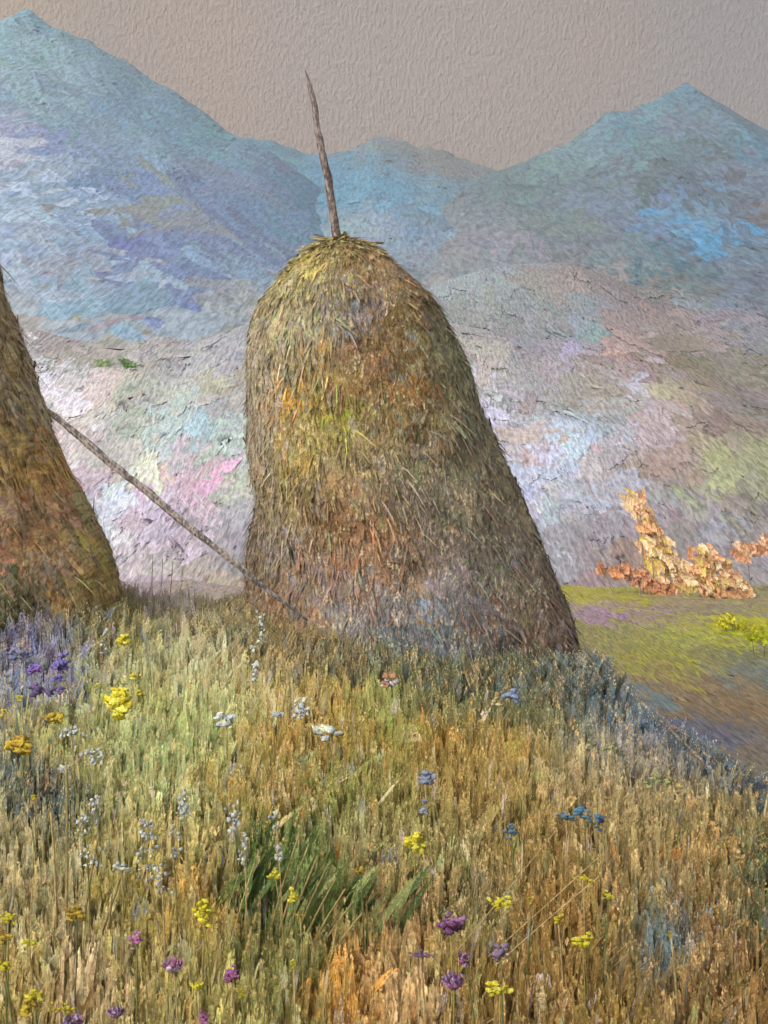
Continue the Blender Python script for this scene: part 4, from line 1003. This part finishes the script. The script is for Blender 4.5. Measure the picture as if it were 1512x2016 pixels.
for px, py, w_, h_, cols, lab in (
    (1114, 1606, 30, 18, BLU, 'teal blue cornflower, leftmost of three at right of the meadow'),
    (1150, 1602, 28, 26, BLU, 'light blue cornflower between its two neighbours at right of the meadow'),
    (1180, 1622, 18, 30, [(65, 105, 150), (90, 128, 160)], 'deep blue cornflower, rightmost of three at right of the meadow'),
    (1008, 1364, 24, 32, [(150, 165, 200), (130, 150, 190)], 'pale blue flower in the dark shade at the haystack foot'),
    (1006, 1632, 22, 30, [(105, 135, 150), (125, 150, 160)], 'grey blue flower left of the three cornflowers'),
    (836, 1530, 26, 40, [(160, 168, 185), (140, 150, 170)], 'lavender grey flower in the middle of the meadow'),
    (834, 1590, 18, 36, [(165, 170, 180), (150, 155, 165)], 'lavender grey flower right under the other one'),
    (842, 1235, 30, 30, [(60, 120, 165), (80, 135, 165)], 'blue flower low on the shaded haystack foot'),
    (950, 1245, 26, 26, [(50, 110, 160), (120, 140, 155)], 'blue flower on the shaded haystack foot, to the right of the other'),
):
    flower('blue_flower', lab, 'flower', px, py, w_, h_, cols, gbl, 'dab', n=max(5, int(w_ * h_ / 130)))
for px, py, w_, h_, cols, lab in (
    (980, 1382, 22, 26, [(205, 195, 140), (190, 165, 100)], 'cream leaf bud beside the pale blue flower in the shade'),
    (870, 1284, 34, 16, YOR, 'yellow flower in the blue shade at the haystack foot, left of two'),
    (918, 1288, 24, 16, YEL, 'yellow flower in the blue shade at the haystack foot, right of two'),
    (1196, 1470, 60, 14, [(175, 180, 120), (160, 165, 105)], 'pale green flower spray on the crest right of the haystack'),
    (1300, 1540, 70, 20, [(170, 175, 110), (150, 155, 95)], 'yellow green flower spray in the meadow at the right edge'),
    (765, 1345, 26, 24, [(205, 195, 195), (190, 140, 105)], 'pinkish white flower in front of the haystack'),
):
    flower('small_flower', lab, 'flower', px, py, w_, h_, cols, 'small flowers round the haystack foot', 'dab', n=7)


# ---------------------------------------------------- leaf clumps and stalks
def clump(name, label, cat, px, py, n, spread, hpx, wpx, cols, lean, group, bulge=0.5, stem=0.1):
    c = ground_under(px, py, stem).copy(); k = c[1] / F
    g = float(meadow_z(c[0], c[1]))
    root = empty(name, (c[0], c[1], g), label, cat, group)
    mb = MB()
    x = c[0] + R.normal(0, spread * k * 0.5, n); y = c[1] + R.normal(0, 0.08, n)
    B = np.stack([x, y, meadow_z(x, y) - 0.02], 1)
    hg = hpx * k * R.uniform(0.55, 1.1, n)
    ca = lin(np.array(cols)[R.integers(len(cols), size=n)]) * np.exp(R.normal(0, 0.12, (n, 1)))
    blades(mb, B, hg, wpx * k * np.exp(R.normal(0, 0.3, n)), R.normal(0, 0.5, n), hg * (lean + R.normal(0, 0.16, n)), R.normal(0, 0.03, n), ca, ca * 1.3, 8, bulge)
    mb.build('leaves', M_leaf, root)
    return root


DG = [(98, 116, 58), (115, 130, 70), (76, 96, 48), (140, 146, 88)]
gc = 'leafy clumps in the meadow'
clump('leafy_clump', 'dark green clump of broad leaves leaning right in the middle foreground', 'plant', 550, 1870, 130, 150, 270, 20, DG, 0.32, gc)
clump('leafy_clump', 'dark green upright leaves at the left side of the foreground clump', 'plant', 508, 1800, 30, 50, 150, 22, DG[:3], 0.1, gc)
clump('leafy_clump', 'blue black upright leaves at left below the yellow flowers', 'plant', 98, 1680, 40, 40, 170, 14, [(55, 64, 72), (65, 72, 62), (48, 58, 70)], -0.05, gc)
clump('leafy_clump', 'teal blue leaf blades below the tall white spike', 'plant', 182, 1810, 10, 30, 90, 12, [(105, 135, 145), (90, 120, 130)], 0.12, gc)
clump('leafy_clump', 'pale sage green leaves in front of the slope at left centre', 'plant', 405, 1520, 26, 50, 120, 20, [(160, 172, 115), (172, 178, 128), (140, 155, 105)], 0.05, gc)
clump('leafy_clump', 'mint green leaves left of the pale sage ones', 'plant', 200, 1550, 14, 50, 90, 18, [(150, 172, 130), (165, 180, 140)], 0.1, gc)
clump('leafy_clump', 'blue grey broad leaf pair at lower right', 'plant', 1310, 1930, 12, 70, 70, 34, [(95, 108, 112), (85, 98, 108)], 0.1, gc)
clump('leafy_clump', 'blackish green single leaf under a small yellow flower at right', 'plant', 1092, 1890, 4, 10, 64, 20, [(42, 54, 34), (52, 64, 40)], 0.0, gc)
clump('leafy_clump', 'dark olive leaves at the right edge', 'plant', 1500, 1790, 26, 40, 160, 18, [(85, 92, 58), (72, 82, 62)], 0.0, gc)
clump('leafy_clump', 'slate blue leaves beside the brown reeds at right', 'plant', 1440, 1720, 12, 24, 130, 16, [(88, 98, 98), (105, 105, 90)], 0.0, gc)
clump('leafy_clump', 'teal leaf blade leaning left in the centre foreground', 'plant', 745, 1850, 6, 12, 100, 12, [(100, 140, 145), (115, 150, 150)], -0.2, gc)
clump('leafy_clump', 'yellow green leaves under the haystack in the middle of the meadow', 'plant', 760, 1500, 24, 60, 90, 18, [(140, 140, 70), (125, 130, 62)], 0.05, gc)
clump('leafy_clump', 'bright green thin leaves right of the snowy white cluster', 'plant', 660, 1560, 10, 16, 130, 12, [(100, 140, 70), (110, 150, 85)], -0.02, gc)


def stalks(label, base, tips, col, group, rad=0.0016):
    c = ground_under(base[0], base[1], 0.03)
    if c is None: c = at(base[0], base[1], 3.6)
    g = float(meadow_z(c[0], c[1]))
    root = empty('stalk_clump', (c[0], c[1], g), label, 'dry stalks', group)
    for (bx, by), (tx, ty), bend in tips:
        b = at(bx, by, c[1] + R.normal(0, 0.03)); e = at(tx, ty, c[1] - 0.02 + R.normal(0, 0.05))
        b[2] = min(b[2], float(meadow_z(b[0], b[1])) + 0.05); 
        t = np.linspace(0, 1, 14)[:, None]
        p = b * (1 - t) + e * t; p[:, 0] += bend * c[1] / F * 4 * (t * (1 - t))[:, 0]
        mb = MB(); cc = lin(col) * math.exp(R.normal(0, 0.12))
        tube(mb, p, np.linspace(rad * 1.2, rad * 0.7, 14), cc, cc * 1.2, 6, 0.08)
        mb.build('stalk', M_stalk, root)


gs = 'pale dry stalk clumps'
CR = (214, 184, 130)
stalks('sheaf of pale curved stalks fanning up at the bottom right', (1180, 2010),
       [((1120 + 13 * i, 2016), (1190 + 16 * i + 9 * (i % 3), 1840 + 7 * i + 16 * (i % 2)), -26) for i in range(9)], CR, gs, 0.0013)
stalks('three long pale stalks sweeping far right across the bottom centre', (860, 2010),
       [((800, 2020), (1175, 1690), 6), ((850, 2020), (1180, 1725), -8), ((780, 2010), (1090, 1640), 4), ((1000, 2016), (1380, 1890), 6)], CR, gs)
stalks('bundle of bowed stalks curving up left of the ragged yellow flower', (900, 1900),
       [((880 + 14 * i, 1900 - 4 * i), (935 + 16 * i, 1660 + 8 * i), 22) for i in range(6)], CR, gs)
stalks('parallel buff stalks leaning right through the dark green clump', (560, 1960),
       [((500 + 14 * i, 1990 - 6 * i), (590 + 18 * i, 1640 + 22 * i), -8) for i in range(8)], (165, 148, 92), gs, 0.0045)
stalks('bare buff stalks crossing at the lower left beside the white spikes', (150, 1940),
       [((150, 1960), (195, 1640), -6), ((160, 1940), (245, 1700), 4), ((110, 1900), (100, 1600), 5), ((125, 1890), (130, 1500), 4), ((180, 1930), (220, 1760), 8)], (172, 152, 100), gs, 0.0055)
stalks('thin straight stalks at the bottom left around the magenta peony', (330, 2010),
       [((297, 2016), (292, 1860), 2), ((262, 2016), (260, 1900), 3), ((330, 2016), (335, 1915), 0), ((400, 1990), (470, 1720), -5), ((420, 1930), (500, 1700), -4)], CR, gs)
stalks('thin upright stalks at the far right of the foreground', (1310, 1800),
       [((1310, 1810), (1325, 1690), 3), ((1322, 1815), (1328, 1700), 3), ((1260, 1860), (1300, 1680), 6), ((1285, 1850), (1312, 1720), 4)], CR, gs)
stalks('thin pale stalks in the green grass below the haystack at left', (300, 1250),
       [((280 + 16 * i, 1270), (300 + 20 * i, 1090 + 8 * i), 6) for i in range(4)], (185, 165, 105), gs, 0.004)

# a pale stone down in the field
def stone():
    c = at(1185, 1262, 24); g = float(valley_z(c[0], 24)); k = 24 / F
    mb = MB(); blob(mb, np.array([c[0], 24, g + 14 * k]), (30 * k, 16 * k, 20 * k), lin((175, 172, 165)), lin((150, 148, 145)), 10, 8, 0.12, rot=(0, 0.5, 0))
    o = mb.build('stone', M_bush_solid)
    setp(o, 'pale grey stone on the yellow green slope right of the haystack', 'stone')
stone()


# ----------------------------------------------------------------------- haze
HAZE = 0.00042
if HAZE:
    x0, x1, y0, y1, z0, z1 = -1100, 1100, -40, 1200, -7.5, 420
    bx = [(x0, y0, z0), (x1, y0, z0), (x1, y1, z0), (x0, y1, z0), (x0, y0, z1), (x1, y0, z1), (x1, y1, z1), (x0, y1, z1)]
    me = bpy.data.meshes.new('haze'); me.from_pydata(bx, [], [(0, 3, 2, 1), (4, 5, 6, 7), (0, 1, 5, 4), (1, 2, 6, 5), (2, 3, 7, 6), (3, 0, 4, 7)])
    m = bpy.data.materials.new('haze'); m.use_nodes = True; nt = m.node_tree; nt.nodes.clear()
    v = nt.nodes.new('ShaderNodeVolumePrincipled'); v.inputs['Color'].default_value = (0.86, 0.87, 0.92, 1); v.inputs['Density'].default_value = HAZE
    o_ = nt.nodes.new('ShaderNodeOutputMaterial'); nt.links.new(v.outputs[0], o_.inputs['Volume'])
    me.materials.append(m)
    o = bpy.data.objects.new('haze', me); COL.objects.link(o)
    setp(o, 'thin pale mist hanging in the valley before the mountains', 'haze', kind='stuff')
